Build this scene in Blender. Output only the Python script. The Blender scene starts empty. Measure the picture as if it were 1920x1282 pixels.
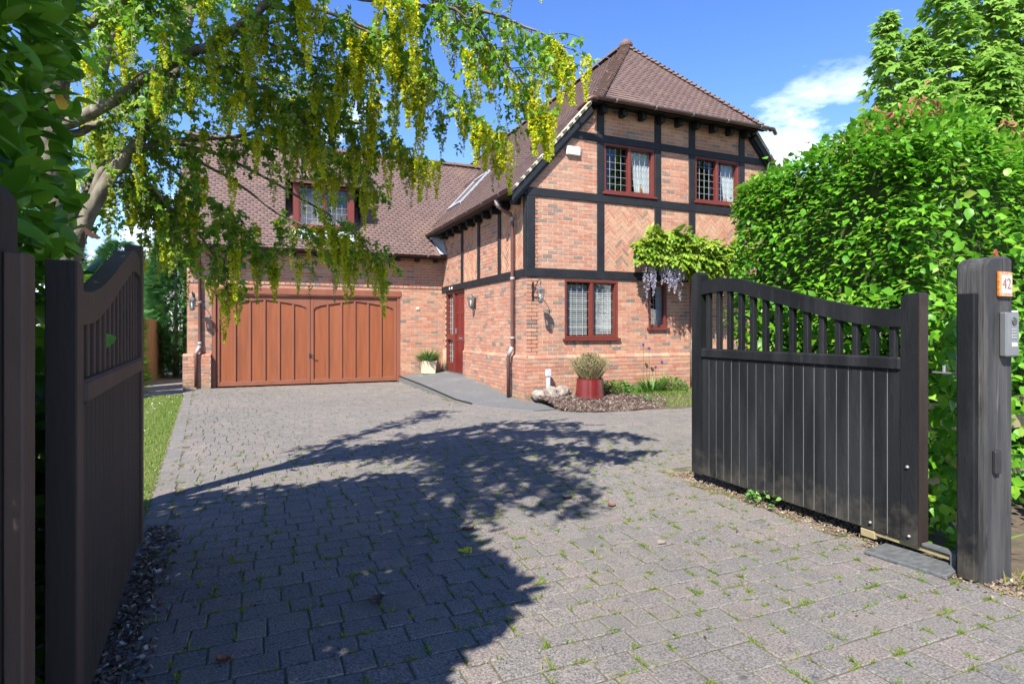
import bpy, math, random
import numpy as np
from mathutils import Vector, Matrix, Euler

random.seed(7); RNG = np.random.default_rng(7)
R = math.radians
SC = bpy.context.scene
COL = SC.collection

# ------------------------------------------------------------------ camera
cd = bpy.data.cameras.new('camera'); cam = bpy.data.objects.new('camera', cd); COL.objects.link(cam)
CAM = Vector((-4.64, -10.08, 1.40))
cam.location = CAM; cam.rotation_euler = (R(90), 0, R(-23.3))
cd.sensor_width = 36; cd.lens = 20.55; cd.shift_y = -0.0125; cd.clip_start = 0.05; cd.clip_end = 2000
SC.camera = cam

# ------------------------------------------------------------------ sky, sun, exposure
SUN_DIR = Vector((0.3685, 0.36, -0.55)).normalized()          # the way the light travels
elev = math.asin(-SUN_DIR.z); azim = math.atan2(-SUN_DIR.x, -SUN_DIR.y)
w = bpy.data.worlds.new('World'); SC.world = w; w.use_nodes = True
nt = w.node_tree; nt.nodes.clear()
out = nt.nodes.new('ShaderNodeOutputWorld'); bg = nt.nodes.new('ShaderNodeBackground')
sky = nt.nodes.new('ShaderNodeTexSky'); sky.sky_type = 'NISHITA'; sky.sun_disc = False
sky.sun_elevation = elev; sky.sun_rotation = azim; sky.altitude = 50; sky.air_density = 1.0; sky.dust_density = 0.0; sky.ozone_density = 3.0
tc = nt.nodes.new('ShaderNodeTexCoord')
mp = nt.nodes.new('ShaderNodeMapping'); mp.inputs['Scale'].default_value = (1, 1, 2.4); mp.inputs['Location'].default_value = (1.75, 1.35, 0.2)
nz = nt.nodes.new('ShaderNodeTexNoise'); nz.inputs['Scale'].default_value = 2.6; nz.inputs['Detail'].default_value = 9; nz.inputs['Roughness'].default_value = 0.58
rp = nt.nodes.new('ShaderNodeValToRGB'); rp.color_ramp.elements[0].position = 0.595; rp.color_ramp.elements[1].position = 0.84
sp = nt.nodes.new('ShaderNodeSeparateXYZ')
el = nt.nodes.new('ShaderNodeValToRGB')                       # clouds lie low over the horizon all round
el.color_ramp.elements[0].position = 0.24; el.color_ramp.elements[0].color = (1, 1, 1, 1)
el.color_ramp.elements[1].position = 0.42; el.color_ramp.elements[1].color = (0, 0, 0, 1)
mu = nt.nodes.new('ShaderNodeMath'); mu.operation = 'MULTIPLY'
mx = nt.nodes.new('ShaderNodeMix'); mx.data_type = 'RGBA'; mx.inputs[7].default_value = (13.0, 13.0, 13.2, 1)
hs = nt.nodes.new('ShaderNodeHueSaturation'); hs.inputs['Saturation'].default_value = 1.22; hs.inputs['Hue'].default_value = 0.515; hs.inputs['Value'].default_value = 0.55
L = nt.links.new
L(tc.outputs['Generated'], mp.inputs[0]); L(mp.outputs[0], nz.inputs['Vector']); L(nz.outputs['Fac'], rp.inputs[0])
L(tc.outputs['Generated'], sp.inputs[0]); L(sp.outputs['Z'], el.inputs[0])
lowb = nt.nodes.new('ShaderNodeMapRange'); lowb.inputs[1].default_value = 0.0; lowb.inputs[2].default_value = 0.24; lowb.inputs[3].default_value = 0.26; lowb.inputs[4].default_value = 0.0
addn = nt.nodes.new('ShaderNodeMath'); addn.operation = 'ADD'                # low cloud bank added, thickening towards the horizon for whiter fill light
L(sp.outputs['Z'], lowb.inputs[0]); L(nz.outputs['Fac'], addn.inputs[0]); L(lowb.outputs[0], addn.inputs[1]); L(addn.outputs[0], rp.inputs[0])
L(rp.outputs[0], mu.inputs[0]); L(el.outputs[0], mu.inputs[1])
L(sky.outputs[0], hs.inputs['Color'])
L(mu.outputs[0], mx.inputs[0]); L(hs.outputs[0], mx.inputs[6]); L(mx.outputs[2], bg.inputs['Color'])
bg.inputs['Strength'].default_value = 0.15
L(bg.outputs[0], out.inputs[0])
sl = bpy.data.lights.new('sun', 'SUN'); sl.energy = 3.7; sl.angle = R(0.53); sl.color = (1.0, 0.95, 0.86)
so = bpy.data.objects.new('sun', sl); COL.objects.link(so); so.rotation_euler = SUN_DIR.to_track_quat('-Z', 'Y').to_euler(); so.location = (-20, -20, 30)
SC.view_settings.view_transform = 'Standard'; SC.view_settings.look = 'None'
SC.view_settings.exposure = 1.82; SC.view_settings.gamma = 1; SC.view_settings.use_curve_mapping = False
SC.cycles.max_bounces = 8; SC.cycles.transparent_max_bounces = 12; SC.cycles.use_denoising = True

# ------------------------------------------------------------------ materials
MATS = {}
def nd(t, kind, **kw):
    n = t.nodes.new(kind)
    for k, v in kw.items(): setattr(n, k, v)
    return n
def mat(name, c1, c2=None, rough=0.7, scale=8, detail=5, bump=0.0, bscale=None, stretch=(1, 1, 1), rnd=None, rndmix=1.0, spec=0.4,
        metal=0.0, spots=None, trans=0.0, contrast=(0.3, 0.7), coat=0.0, objrnd=False, streak=None, dirt=None):
    """Procedural surface: two colours through noise, an optional colour per piece (rnd ramp), spots of lichen, dirt or painted sheen, relief."""
    m = bpy.data.materials.new(name); m.use_nodes = True; t = m.node_tree; t.nodes.clear(); l = t.links.new
    o = nd(t, 'ShaderNodeOutputMaterial'); p = nd(t, 'ShaderNodeBsdfPrincipled')
    p.inputs['Roughness'].default_value = rough; p.inputs['Metallic'].default_value = metal; p.inputs['Specular IOR Level'].default_value = spec
    if coat: p.inputs['Coat Weight'].default_value = coat; p.inputs['Coat Roughness'].default_value = 0.15
    g = nd(t, 'ShaderNodeNewGeometry'); mpn = nd(t, 'ShaderNodeMapping'); mpn.inputs['Scale'].default_value = stretch
    l(g.outputs['Position'], mpn.inputs[0])
    n = nd(t, 'ShaderNodeTexNoise'); n.inputs['Scale'].default_value = scale; n.inputs['Detail'].default_value = detail; n.inputs['Roughness'].default_value = 0.6
    l(mpn.outputs[0], n.inputs['Vector'])
    mr = nd(t, 'ShaderNodeMapRange'); mr.inputs[1].default_value = contrast[0]; mr.inputs[2].default_value = contrast[1]
    l(n.outputs['Fac'], mr.inputs[0])
    c2 = c2 or c1
    col = nd(t, 'ShaderNodeMix', data_type='RGBA'); col.inputs[6].default_value = (*c1, 1); col.inputs[7].default_value = (*c2, 1)
    l(mr.outputs[0], col.inputs[0]); cur = col.outputs[2]
    if rnd:
        at = nd(t, 'ShaderNodeAttribute', attribute_name='rnd'); val = at.outputs['Fac']
        if objrnd:
            oi = nd(t, 'ShaderNodeObjectInfo'); ad = nd(t, 'ShaderNodeMath', operation='ADD'); fr = nd(t, 'ShaderNodeMath', operation='FRACT')
            l(val, ad.inputs[0]); l(oi.outputs['Random'], ad.inputs[1]); l(ad.outputs[0], fr.inputs[0]); val = fr.outputs[0]
        r = nd(t, 'ShaderNodeValToRGB'); e = r.color_ramp.elements
        while len(e) < len(rnd): e.new(0.5)
        for i, (pos, c) in enumerate(sorted(rnd)): e[i].position = pos; e[i].color = (*c, 1)
        l(val, r.inputs[0])
        mm = nd(t, 'ShaderNodeMix', data_type='RGBA', blend_type='MULTIPLY'); mm.inputs[0].default_value = rndmix
        l(r.outputs[0], mm.inputs[6]); l(cur, mm.inputs[7]); cur = mm.outputs[2]
    for (sc, lo, hi, c, *sf) in (spots or []):
        sn = nd(t, 'ShaderNodeTexNoise'); sn.inputs['Scale'].default_value = sc; sn.inputs['Detail'].default_value = 6; sn.inputs['Roughness'].default_value = 0.65
        l(mpn.outputs[0], sn.inputs['Vector'])
        sr = nd(t, 'ShaderNodeMapRange'); sr.inputs[1].default_value = lo; sr.inputs[2].default_value = hi; l(sn.outputs['Fac'], sr.inputs[0]); sr.inputs[4].default_value = sf[0] if sf else 1.0
        sm = nd(t, 'ShaderNodeMix', data_type='RGBA'); sm.inputs[7].default_value = (*c, 1)
        l(sr.outputs[0], sm.inputs[0]); l(cur, sm.inputs[6]); cur = sm.outputs[2]
    if streak:                                                     # rain runs: noise drawn out vertically
        sc, lo, hi, c, fac = streak; sm_ = nd(t, 'ShaderNodeMapping'); sm_.inputs['Scale'].default_value = (1, 1, .12); l(g.outputs['Position'], sm_.inputs[0])
        sn = nd(t, 'ShaderNodeTexNoise'); sn.inputs['Scale'].default_value = sc; sn.inputs['Detail'].default_value = 6; l(sm_.outputs[0], sn.inputs['Vector'])
        sr = nd(t, 'ShaderNodeMapRange'); sr.inputs[1].default_value = lo; sr.inputs[2].default_value = hi; sr.inputs[4].default_value = fac; l(sn.outputs['Fac'], sr.inputs[0])
        sm = nd(t, 'ShaderNodeMix', data_type='RGBA'); sm.inputs[7].default_value = (*c, 1); l(sr.outputs[0], sm.inputs[0]); l(cur, sm.inputs[6]); cur = sm.outputs[2]
    if dirt:                                                       # mud and algae splashed up from the ground
        zt_, c, fac = dirt; sx = nd(t, 'ShaderNodeSeparateXYZ'); l(g.outputs['Position'], sx.inputs[0])
        zr = nd(t, 'ShaderNodeMapRange'); zr.inputs[1].default_value = 0.0; zr.inputs[2].default_value = zt_; zr.inputs[3].default_value = 0.42; zr.inputs[4].default_value = 0.0; l(sx.outputs['Z'], zr.inputs[0])
        dn = nd(t, 'ShaderNodeTexNoise'); dn.inputs['Scale'].default_value = 9; dn.inputs['Detail'].default_value = 8; dn.inputs['Roughness'].default_value = .7; l(g.outputs['Position'], dn.inputs['Vector'])
        da = nd(t, 'ShaderNodeMath', operation='ADD'); l(zr.outputs[0], da.inputs[0]); l(dn.outputs['Fac'], da.inputs[1])
        dr = nd(t, 'ShaderNodeMapRange'); dr.inputs[1].default_value = .66; dr.inputs[2].default_value = .95; dr.inputs[4].default_value = fac; l(da.outputs[0], dr.inputs[0])
        dm = nd(t, 'ShaderNodeMix', data_type='RGBA'); dm.inputs[7].default_value = (*c, 1); l(dr.outputs[0], dm.inputs[0]); l(cur, dm.inputs[6]); cur = dm.outputs[2]
    l(cur, p.inputs['Base Color'])
    if bump:
        b = nd(t, 'ShaderNodeBump'); b.inputs['Strength'].default_value = bump; b.inputs['Distance'].default_value = 0.01
        bn = nd(t, 'ShaderNodeTexNoise'); bn.inputs['Scale'].default_value = bscale or scale * 6; bn.inputs['Detail'].default_value = 5
        l(mpn.outputs[0], bn.inputs['Vector']); l(bn.outputs['Fac'], b.inputs['Height']); l(b.outputs[0], p.inputs['Normal'])
    if trans:
        tr = nd(t, 'ShaderNodeBsdfTranslucent'); ms = nd(t, 'ShaderNodeMixShader'); ms.inputs[0].default_value = trans
        l(cur, tr.inputs['Color']); l(p.outputs[0], ms.inputs[1]); l(tr.outputs[0], ms.inputs[2]); l(ms.outputs[0], o.inputs[0])
    else: l(p.outputs[0], o.inputs[0])
    MATS[name] = m
    return m
W1 = (1, 1, 1)
mat('brick', (0.90, 0.95, 1.0), (0.70, 0.72, 0.74), 0.85, 14, bump=0.5, bscale=90, spec=0.2,
    rnd=[(0, (0.44, 0.205, 0.135)), (0.2, (0.48, 0.250, 0.165)), (0.38, (0.42, 0.165, 0.105)), (0.55, (0.50, 0.290, 0.190)), (0.72, (0.40, 0.180, 0.120)), (0.87, (0.37, 0.225, 0.165)), (0.95, (0.26, 0.175, 0.135)), (1.0, (0.20, 0.150, 0.125))],
    spots=[(7, 0.60, 0.78, (0.47, 0.37, 0.29))], streak=(2.2, .52, .75, (0.20, 0.15, 0.12), .38), dirt=(.55, (0.16, 0.14, 0.085), .6))
mat('brick_buff', (0.92, 0.91, 0.88), (0.70, 0.67, 0.63), 0.85, 14, bump=0.5, bscale=90, spec=0.2,
    rnd=[(0, (0.45, 0.24, 0.165)), (0.3, (0.50, 0.285, 0.195)), (0.5, (0.43, 0.185, 0.13)), (0.75, (0.52, 0.32, 0.22)), (0.92, (0.38, 0.23, 0.165)), (1.0, (0.26, 0.175, 0.135))])
mat('mortar', (0.50, 0.40, 0.28), (0.38, 0.30, 0.21), 0.95, 12, bump=0.4, spec=0.1)
mat('tile', (1, 1, 1), (0.72, 0.70, 0.70), 0.8, 5, bump=0.3, bscale=60, spec=0.25,
    rnd=[(0, (0.142, 0.095, 0.087)), (0.3, (0.149, 0.098, 0.088)), (0.55, (0.137, 0.092, 0.085)), (0.85, (0.155, 0.101, 0.090)), (1.0, (0.126, 0.087, 0.081))],
    spots=[(1.1, 0.55, 0.80, (0.19, 0.125, 0.085)), (26, 0.66, 0.76, (0.25, 0.24, 0.20))])
mat('hip_tile', (0.14, 0.085, 0.068), (0.095, 0.060, 0.050), 0.85, 9, bump=0.4, spots=[(10, 0.56, 0.74, (0.19, 0.15, 0.085)), (30, 0.66, 0.76, (0.25, 0.23, 0.18))])
mat('black_timber', (0.0075, 0.0085, 0.0105), (0.015, 0.0165, 0.020), 0.6, 5, stretch=(1, 1, 1), bump=0.25, bscale=40, spec=0.3)
mat('maroon', (0.105, 0.020, 0.014), (0.13, 0.026, 0.018), 0.45, 6, bump=0.05)
mat('door_red', (0.105, 0.010, 0.010), (0.13, 0.014, 0.013), 0.35, 6, bump=0.05)
mat('gutter', (0.075, 0.034, 0.028), (0.10, 0.046, 0.038), 0.4, 5)
mat('pipe_joint', (0.30, 0.28, 0.28), (0.22, 0.19, 0.19), 0.5, 12)
mat('garage_brown', (0.180, 0.052, 0.018), (0.235, 0.070, 0.026), 0.5, 16, stretch=(1, 1, 0.06), bump=0.3, bscale=70, streak=(5, .5, .74, (0.115, 0.036, 0.016), .6), dirt=(.30, (0.13, 0.085, 0.055), .6), spots=[(1.5, 0.52, 0.80, (0.24, 0.082, 0.036))])
mat('garage_frame', (0.165, 0.058, 0.032), (0.205, 0.072, 0.040), 0.55, 4, stretch=(1, 1, 0.15), bump=0.12, bscale=50)
mat('lead', (0.36, 0.38, 0.41), (0.26, 0.28, 0.31), 0.5, 6)
mat('came', (0.40, 0.41, 0.43), (0.30, 0.31, 0.33), 0.5, 20)
mat('white_plastic', (0.78, 0.78, 0.76), (0.68, 0.68, 0.66), 0.45, 6)
mat('verge_mortar', (0.50, 0.46, 0.33), (0.36, 0.33, 0.23), 0.95, 9, bump=0.4)
mat('interior', (0.05, 0.048, 0.045), (0.035, 0.033, 0.03), 0.9, 3)
mat('curtain', (0.50, 0.52, 0.53), (0.36, 0.39, 0.41), 0.9, 2, stretch=(8, 8, 0.3))
mat('blind', (0.36, 0.355, 0.34), (0.30, 0.295, 0.285), 0.6, 6)
mat('ornament_orange', (0.45, 0.16, 0.04), (0.35, 0.10, 0.03), 0.6, 10)
mat('paver', (1.62, 1.61, 1.62), (0.50, 0.50, 0.51), 0.9, 95, detail=6, bump=0.8, bscale=200, spec=0.2, contrast=(0.36, 0.64),
    rnd=[(0, (0.152, 0.141, 0.130)), (0.3, (0.162, 0.147, 0.134)), (0.55, (0.140, 0.132, 0.125)), (0.8, (0.180, 0.152, 0.136)), (1.0, (0.128, 0.123, 0.118))],
    spots=[(0.45, 0.44, 0.66, (0.108, 0.103, 0.097), .40), (0.8, 0.64, 0.72, (0.060, 0.058, 0.055), .55), (3.4, 0.58, 0.70, (0.22, 0.195, 0.155), .45), (1.6, 0.50, 0.70, (0.150, 0.138, 0.118), .40), (2.6, 0.60, 0.72, (0.105, 0.105, 0.070), .55), (6, 0.60, 0.74, (0.205, 0.185, 0.145), .6), (16, 0.60, 0.68, (0.075, 0.073, 0.070)), (120, 0.62, 0.68, (0.34, 0.33, 0.31)), (45, 0.62, 0.70, (0.070, 0.068, 0.066))])
mat('joint_soil', (0.110, 0.098, 0.060), (0.050, 0.047, 0.028), 0.97, 30, bump=0.8, bscale=160, spots=[(6, 0.50, 0.66, (0.22, 0.19, 0.10)), (14, 0.58, 0.66, (0.10, 0.13, 0.03)), (40, 0.62, 0.7, (0.26, 0.23, 0.17))])
mat('ramp_asphalt', (0.125, 0.125, 0.125), (0.085, 0.088, 0.092), 0.9, 20, bump=0.5, bscale=200, spots=[(2, 0.55, 0.75, (0.155, 0.158, 0.16))])
mat('soil', (0.11, 0.08, 0.055), (0.06, 0.045, 0.03), 0.97, 12, bump=0.8, bscale=80)
mat('grass_base', (0.10, 0.13, 0.03), (0.16, 0.15, 0.05), 0.95, 5, bump=0.7, bscale=90, spots=[(30, 0.58, 0.7, (0.07, 0.055, 0.035))])
mat('grass', (1, 1, 1), (0.8, 0.9, 0.7), 0.6, 3, trans=0.35, rnd=[(0, (0.11, 0.20, 0.025)), (0.5, (0.15, 0.24, 0.035)), (0.85, (0.20, 0.25, 0.06)), (1, (0.34, 0.30, 0.13))])
mat('weed', (1, 1, 1), (0.85, 0.9, 0.7), 0.6, 3, trans=0.35, rnd=[(0, (0.07, 0.17, 0.018)), (0.4, (0.12, 0.22, 0.025)), (0.7, (0.22, 0.24, 0.04)), (1, (0.27, 0.23, 0.09))])
mat('daisy', (0.85, 0.85, 0.82), rough=0.6)
mat('bark_chip', (1, 1, 1), (0.7, 0.66, 0.64), 0.9, 40, bump=0.5, rnd=[(0, (0.055, 0.034, 0.027)), (0.4, (0.095, 0.062, 0.050)), (0.7, (0.14, 0.098, 0.082)), (0.9, (0.22, 0.17, 0.145)), (1, (0.38, 0.33, 0.29))])
mat('litter', (1, 1, 1), (0.7, 0.66, 0.64), 0.9, 40, rnd=[(0, (0.035, 0.025, 0.02)), (0.5, (0.07, 0.05, 0.038)), (0.8, (0.13, 0.095, 0.07)), (0.95, (0.28, 0.25, 0.21)), (1, (0.42, 0.40, 0.37))])
mat('gravel', (1, 1, 1), (0.8, 0.76, 0.7), 0.9, 40, rnd=[(0, (0.16, 0.115, 0.08)), (0.5, (0.23, 0.17, 0.12)), (0.8, (0.14, 0.10, 0.075)), (1, (0.36, 0.32, 0.27))])
mat('rock', (0.30, 0.25, 0.21), (0.15, 0.125, 0.11), 0.9, 9, bump=0.9, bscale=30, spots=[(6, 0.60, 0.72, (0.52, 0.49, 0.45))])
mat('pot_red', (0.085, 0.006, 0.007), (0.13, 0.010, 0.009), 0.4, 7, coat=0.25, dirt=(.32, (0.10, 0.07, 0.05), .5))
mat('pot_cream', (0.68, 0.60, 0.42), (0.55, 0.46, 0.31), 0.7, 7, bump=0.2)
mat('utility_grey', (0.42, 0.46, 0.50), (0.36, 0.40, 0.44), 0.5, 5)
mat('gate_black', (0.0065, 0.0070, 0.0080), (0.012, 0.0128, 0.0143), 0.52, 3, stretch=(1, 1, 0.25), bump=0.4, bscale=60, spec=0.16, streak=(7, .50, .72, (0.030, 0.031, 0.033), .55), dirt=(.45, (0.075, 0.066, 0.052), .55), spots=[(1.6, 0.50, 0.78, (0.024, 0.025, 0.027)), (14, 0.62, 0.80, (0.034, 0.033, 0.032))])  # broad pale spots paint a blotchy sheen; streaks and dirt are wear
mat('gate_edge', (0.010, 0.0075, 0.0065), (0.026, 0.0135, 0.010), 0.55, 5, stretch=(1, 1, 0.15), bump=0.3, bscale=40)
mat('groove_highlight', (0.20, 0.205, 0.215), (0.14, 0.145, 0.15), 0.5, 6)  # pale grey stands for light caught along the board joints
mat('gate_brown', (0.036, 0.024, 0.0195), (0.066, 0.041, 0.032), 0.7, 3, stretch=(1, 1, 0.4), bump=0.3, bscale=40, spots=[(4, 0.58, 0.8, (0.04, 0.026, 0.02))])  # worn brown, lifted in colour for sun caught on the rails
mat('gate_dark_brown', (0.009, 0.0080, 0.0075), (0.018, 0.0148, 0.0132), 0.75, 4, stretch=(1, 1, 0.2), bump=0.3, bscale=40)
mat('post_wood', (0.024, 0.024, 0.025), (0.070, 0.066, 0.064), 0.85, 5, detail=8, stretch=(3, 3, 0.22), bump=0.9, bscale=22, contrast=(0.42, 0.72), spots=[(4, 0.60, 0.72, (0.20, 0.185, 0.165)), (9, 0.60, 0.68, (0.012, 0.012, 0.012))])
mat('fence_wood', (0.20, 0.16, 0.085), (0.27, 0.22, 0.12), 0.85, 5, stretch=(1, 1, 1), bump=0.4, spots=[(4, 0.5, 0.7, (0.14, 0.14, 0.06))])
mat('panel_wood', (0.30, 0.17, 0.10), (0.22, 0.12, 0.07), 0.8, 5, stretch=(3, 3, 0.3), bump=0.4)
mat('rust', (0.22, 0.060, 0.025), (0.13, 0.036, 0.018), 0.9, 20, bump=0.4)
mat('dark_rust', (0.045, 0.018, 0.012), (0.028, 0.012, 0.009), 0.9, 20)
mat('zinc', (0.26, 0.265, 0.27), (0.17, 0.175, 0.18), 0.5, 15, metal=0.6)
mat('black_metal', (0.012, 0.012, 0.013), (0.02, 0.02, 0.021), 0.45, 12)
mat('lantern_metal', (0.06, 0.075, 0.085), (0.10, 0.12, 0.13), 0.5, 15)
mat('keypad_grey', (0.13, 0.136, 0.142), (0.11, 0.115, 0.12), 0.4, 8, metal=0.3)
mat('tile_white', (0.46, 0.43, 0.36), (0.42, 0.38, 0.31), 0.25, 12)
mat('tile_orange', (0.36, 0.075, 0.014), (0.42, 0.18, 0.028), 0.25, 45, contrast=(0.45, 0.55))
mat('tile_digit', (0.15, 0.022, 0.010), (0.12, 0.018, 0.010), 0.3)
mat('slate', (0.055, 0.06, 0.063), (0.115, 0.12, 0.12), 0.7, 14, bump=0.5, stretch=(1, 3, 1))
mat('bark', (0.095, 0.082, 0.064), (0.19, 0.17, 0.135), 0.92, 14, detail=9, bump=1.0, bscale=24, contrast=(0.38, 0.66), stretch=(1, 1, .6), spots=[(9, 0.56, 0.68, (0.27, 0.26, 0.21)), (8, 0.58, 0.7, (0.06, 0.06, 0.03))])
mat('twig', (0.085, 0.065, 0.045), (0.13, 0.10, 0.07), 0.9, 20)
LEAFARGS = dict(rough=0.42, scale=3, spec=0.35, objrnd=True)
mat('laburnum_leaf', W1, (0.85, 0.92, 0.8), trans=0.55, rnd=[(0, (0.10, 0.24, 0.016)), (0.4, (0.155, 0.32, 0.024)), (0.75, (0.23, 0.385, 0.034)), (1, (0.32, 0.44, 0.05))], **LEAFARGS)
mat('laburnum_flower', W1, (0.9, 0.95, 0.7), rough=0.5, scale=6, trans=0.5, rnd=[(0, (0.62, 0.56, 0.012)), (0.45, (0.70, 0.70, 0.03)), (1, (0.58, 0.68, 0.08))])
mat('laburnum_bud', W1, (0.9, 0.95, 0.8), rough=0.5, scale=6, trans=0.4, rnd=[(0, (0.24, 0.34, 0.05)), (0.5, (0.36, 0.44, 0.07)), (1, (0.50, 0.52, 0.08))])
mat('laburnum_pod', W1, (0.9, 0.95, 0.8), rough=0.5, scale=6, trans=0.35, rnd=[(0, (0.13, 0.21, 0.05)), (0.5, (0.20, 0.28, 0.08)), (1, (0.30, 0.35, 0.12))])
mat('beech_leaf', W1, (0.8, 0.9, 0.7), trans=0.42, rnd=[(0, (0.060, 0.20, 0.016)), (0.35, (0.11, 0.30, 0.018)), (0.7, (0.16, 0.37, 0.026)), (0.95, (0.23, 0.43, 0.04)), (1, (0.30, 0.32, 0.07))], **LEAFARGS)
mat('beech_red', W1, (0.8, 0.8, 0.7), rough=0.7, trans=0.25, rnd=[(0, (0.26, 0.08, 0.05)), (0.6, (0.36, 0.14, 0.08)), (1, (0.38, 0.20, 0.10))])
mat('laurel_leaf', W1, (0.8, 0.9, 0.75), rough=0.28, scale=3, spec=0.5, trans=0.5, objrnd=True, rnd=[(0, (0.07, 0.19, 0.014)), (0.5, (0.12, 0.29, 0.022)), (0.85, (0.18, 0.38, 0.03)), (1, (0.26, 0.45, 0.045))])
mat('yellow_leaf', (0.60, 0.36, 0.03), (0.5, 0.3, 0.03), rough=0.5, trans=0.3)
mat('sycamore_leaf', W1, (0.85, 0.9, 0.8), trans=0.5, rnd=[(0, (0.15, 0.31, 0.04)), (0.5, (0.22, 0.40, 0.06)), (1, (0.32, 0.48, 0.11))], **LEAFARGS)
mat('conifer_dark', W1, (0.8, 0.9, 0.8), trans=0.25, rnd=[(0, (0.028, 0.095, 0.030)), (0.6, (0.05, 0.15, 0.042)), (1, (0.09, 0.21, 0.05))], **LEAFARGS)
mat('conifer_bright', W1, (0.8, 0.9, 0.7), trans=0.25, rnd=[(0, (0.11, 0.25, 0.02)), (0.6, (0.18, 0.34, 0.03)), (1, (0.27, 0.42, 0.045))], **LEAFARGS)
mat('hedge_yellow', W1, (0.8, 0.9, 0.7), trans=0.25, rnd=[(0, (0.10, 0.13, 0.025)), (0.6, (0.19, 0.21, 0.05)), (1, (0.30, 0.29, 0.10))], **LEAFARGS)
mat('hedge_core', (0.030, 0.055, 0.014), (0.055, 0.075, 0.022), 0.95, 6, bump=1.0, bscale=30)  # dark colour of the solid block that stands for inner hedge shade
mat('wisteria_leaf', W1, (0.85, 0.95, 0.7), trans=0.4, rnd=[(0, (0.16, 0.29, 0.025)), (0.5, (0.24, 0.36, 0.035)), (1, (0.34, 0.42, 0.06))], **LEAFARGS)
mat('wisteria_flower', W1, (0.85, 0.85, 0.9), rough=0.6, trans=0.3, rnd=[(0, (0.30, 0.27, 0.40)), (0.4, (0.45, 0.44, 0.52)), (1, (0.58, 0.58, 0.60))])
mat('dry_shrub', W1, (0.8, 0.8, 0.7), rough=0.8, trans=0.15, rnd=[(0, (0.20, 0.15, 0.10)), (0.5, (0.30, 0.24, 0.14)), (0.8, (0.24, 0.26, 0.08)), (1, (0.36, 0.32, 0.22))])
mat('plant_green', W1, (0.8, 0.9, 0.7), rough=0.5, trans=0.3, rnd=[(0, (0.05, 0.15, 0.03)), (0.5, (0.09, 0.22, 0.04)), (1, (0.20, 0.32, 0.07))])
mat('allium', (0.22, 0.08, 0.32), (0.15, 0.05, 0.22), 0.7)
mat('dead_leaf', (0.17, 0.06, 0.03), (0.09, 0.035, 0.02), 0.8, 25)
mat('grey_paving', (0.18, 0.172, 0.165), (0.13, 0.127, 0.122), 0.9, 8, bump=0.4)
g = bpy.data.materials.new('window_glass'); g.use_nodes = True; t = g.node_tree; t.nodes.clear()
o_ = nd(t, 'ShaderNodeOutputMaterial'); tr_ = nd(t, 'ShaderNodeBsdfTransparent'); tr_.inputs[0].default_value = (0.80, 0.84, 0.84, 1)
gl_ = nd(t, 'ShaderNodeBsdfGlossy'); gl_.inputs['Roughness'].default_value = 0.02; fr_ = nd(t, 'ShaderNodeLayerWeight'); fr_.inputs[0].default_value = 0.5; pw_ = nd(t, 'ShaderNodeMath', operation='POWER'); pw_.inputs[1].default_value = 5.0
ad_ = nd(t, 'ShaderNodeMath', operation='MULTIPLY_ADD'); ad_.inputs[1].default_value = 0.9; ad_.inputs[2].default_value = 0.07
ms_ = nd(t, 'ShaderNodeMixShader'); t.links.new(fr_.outputs['Facing'], pw_.inputs[0]); t.links.new(pw_.outputs[0], ad_.inputs[0]); t.links.new(ad_.outputs[0], ms_.inputs[0])
t.links.new(tr_.outputs[0], ms_.inputs[1]); t.links.new(gl_.outputs[0], ms_.inputs[2]); t.links.new(ms_.outputs[0], o_.inputs[0]); MATS['glass'] = g

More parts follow.
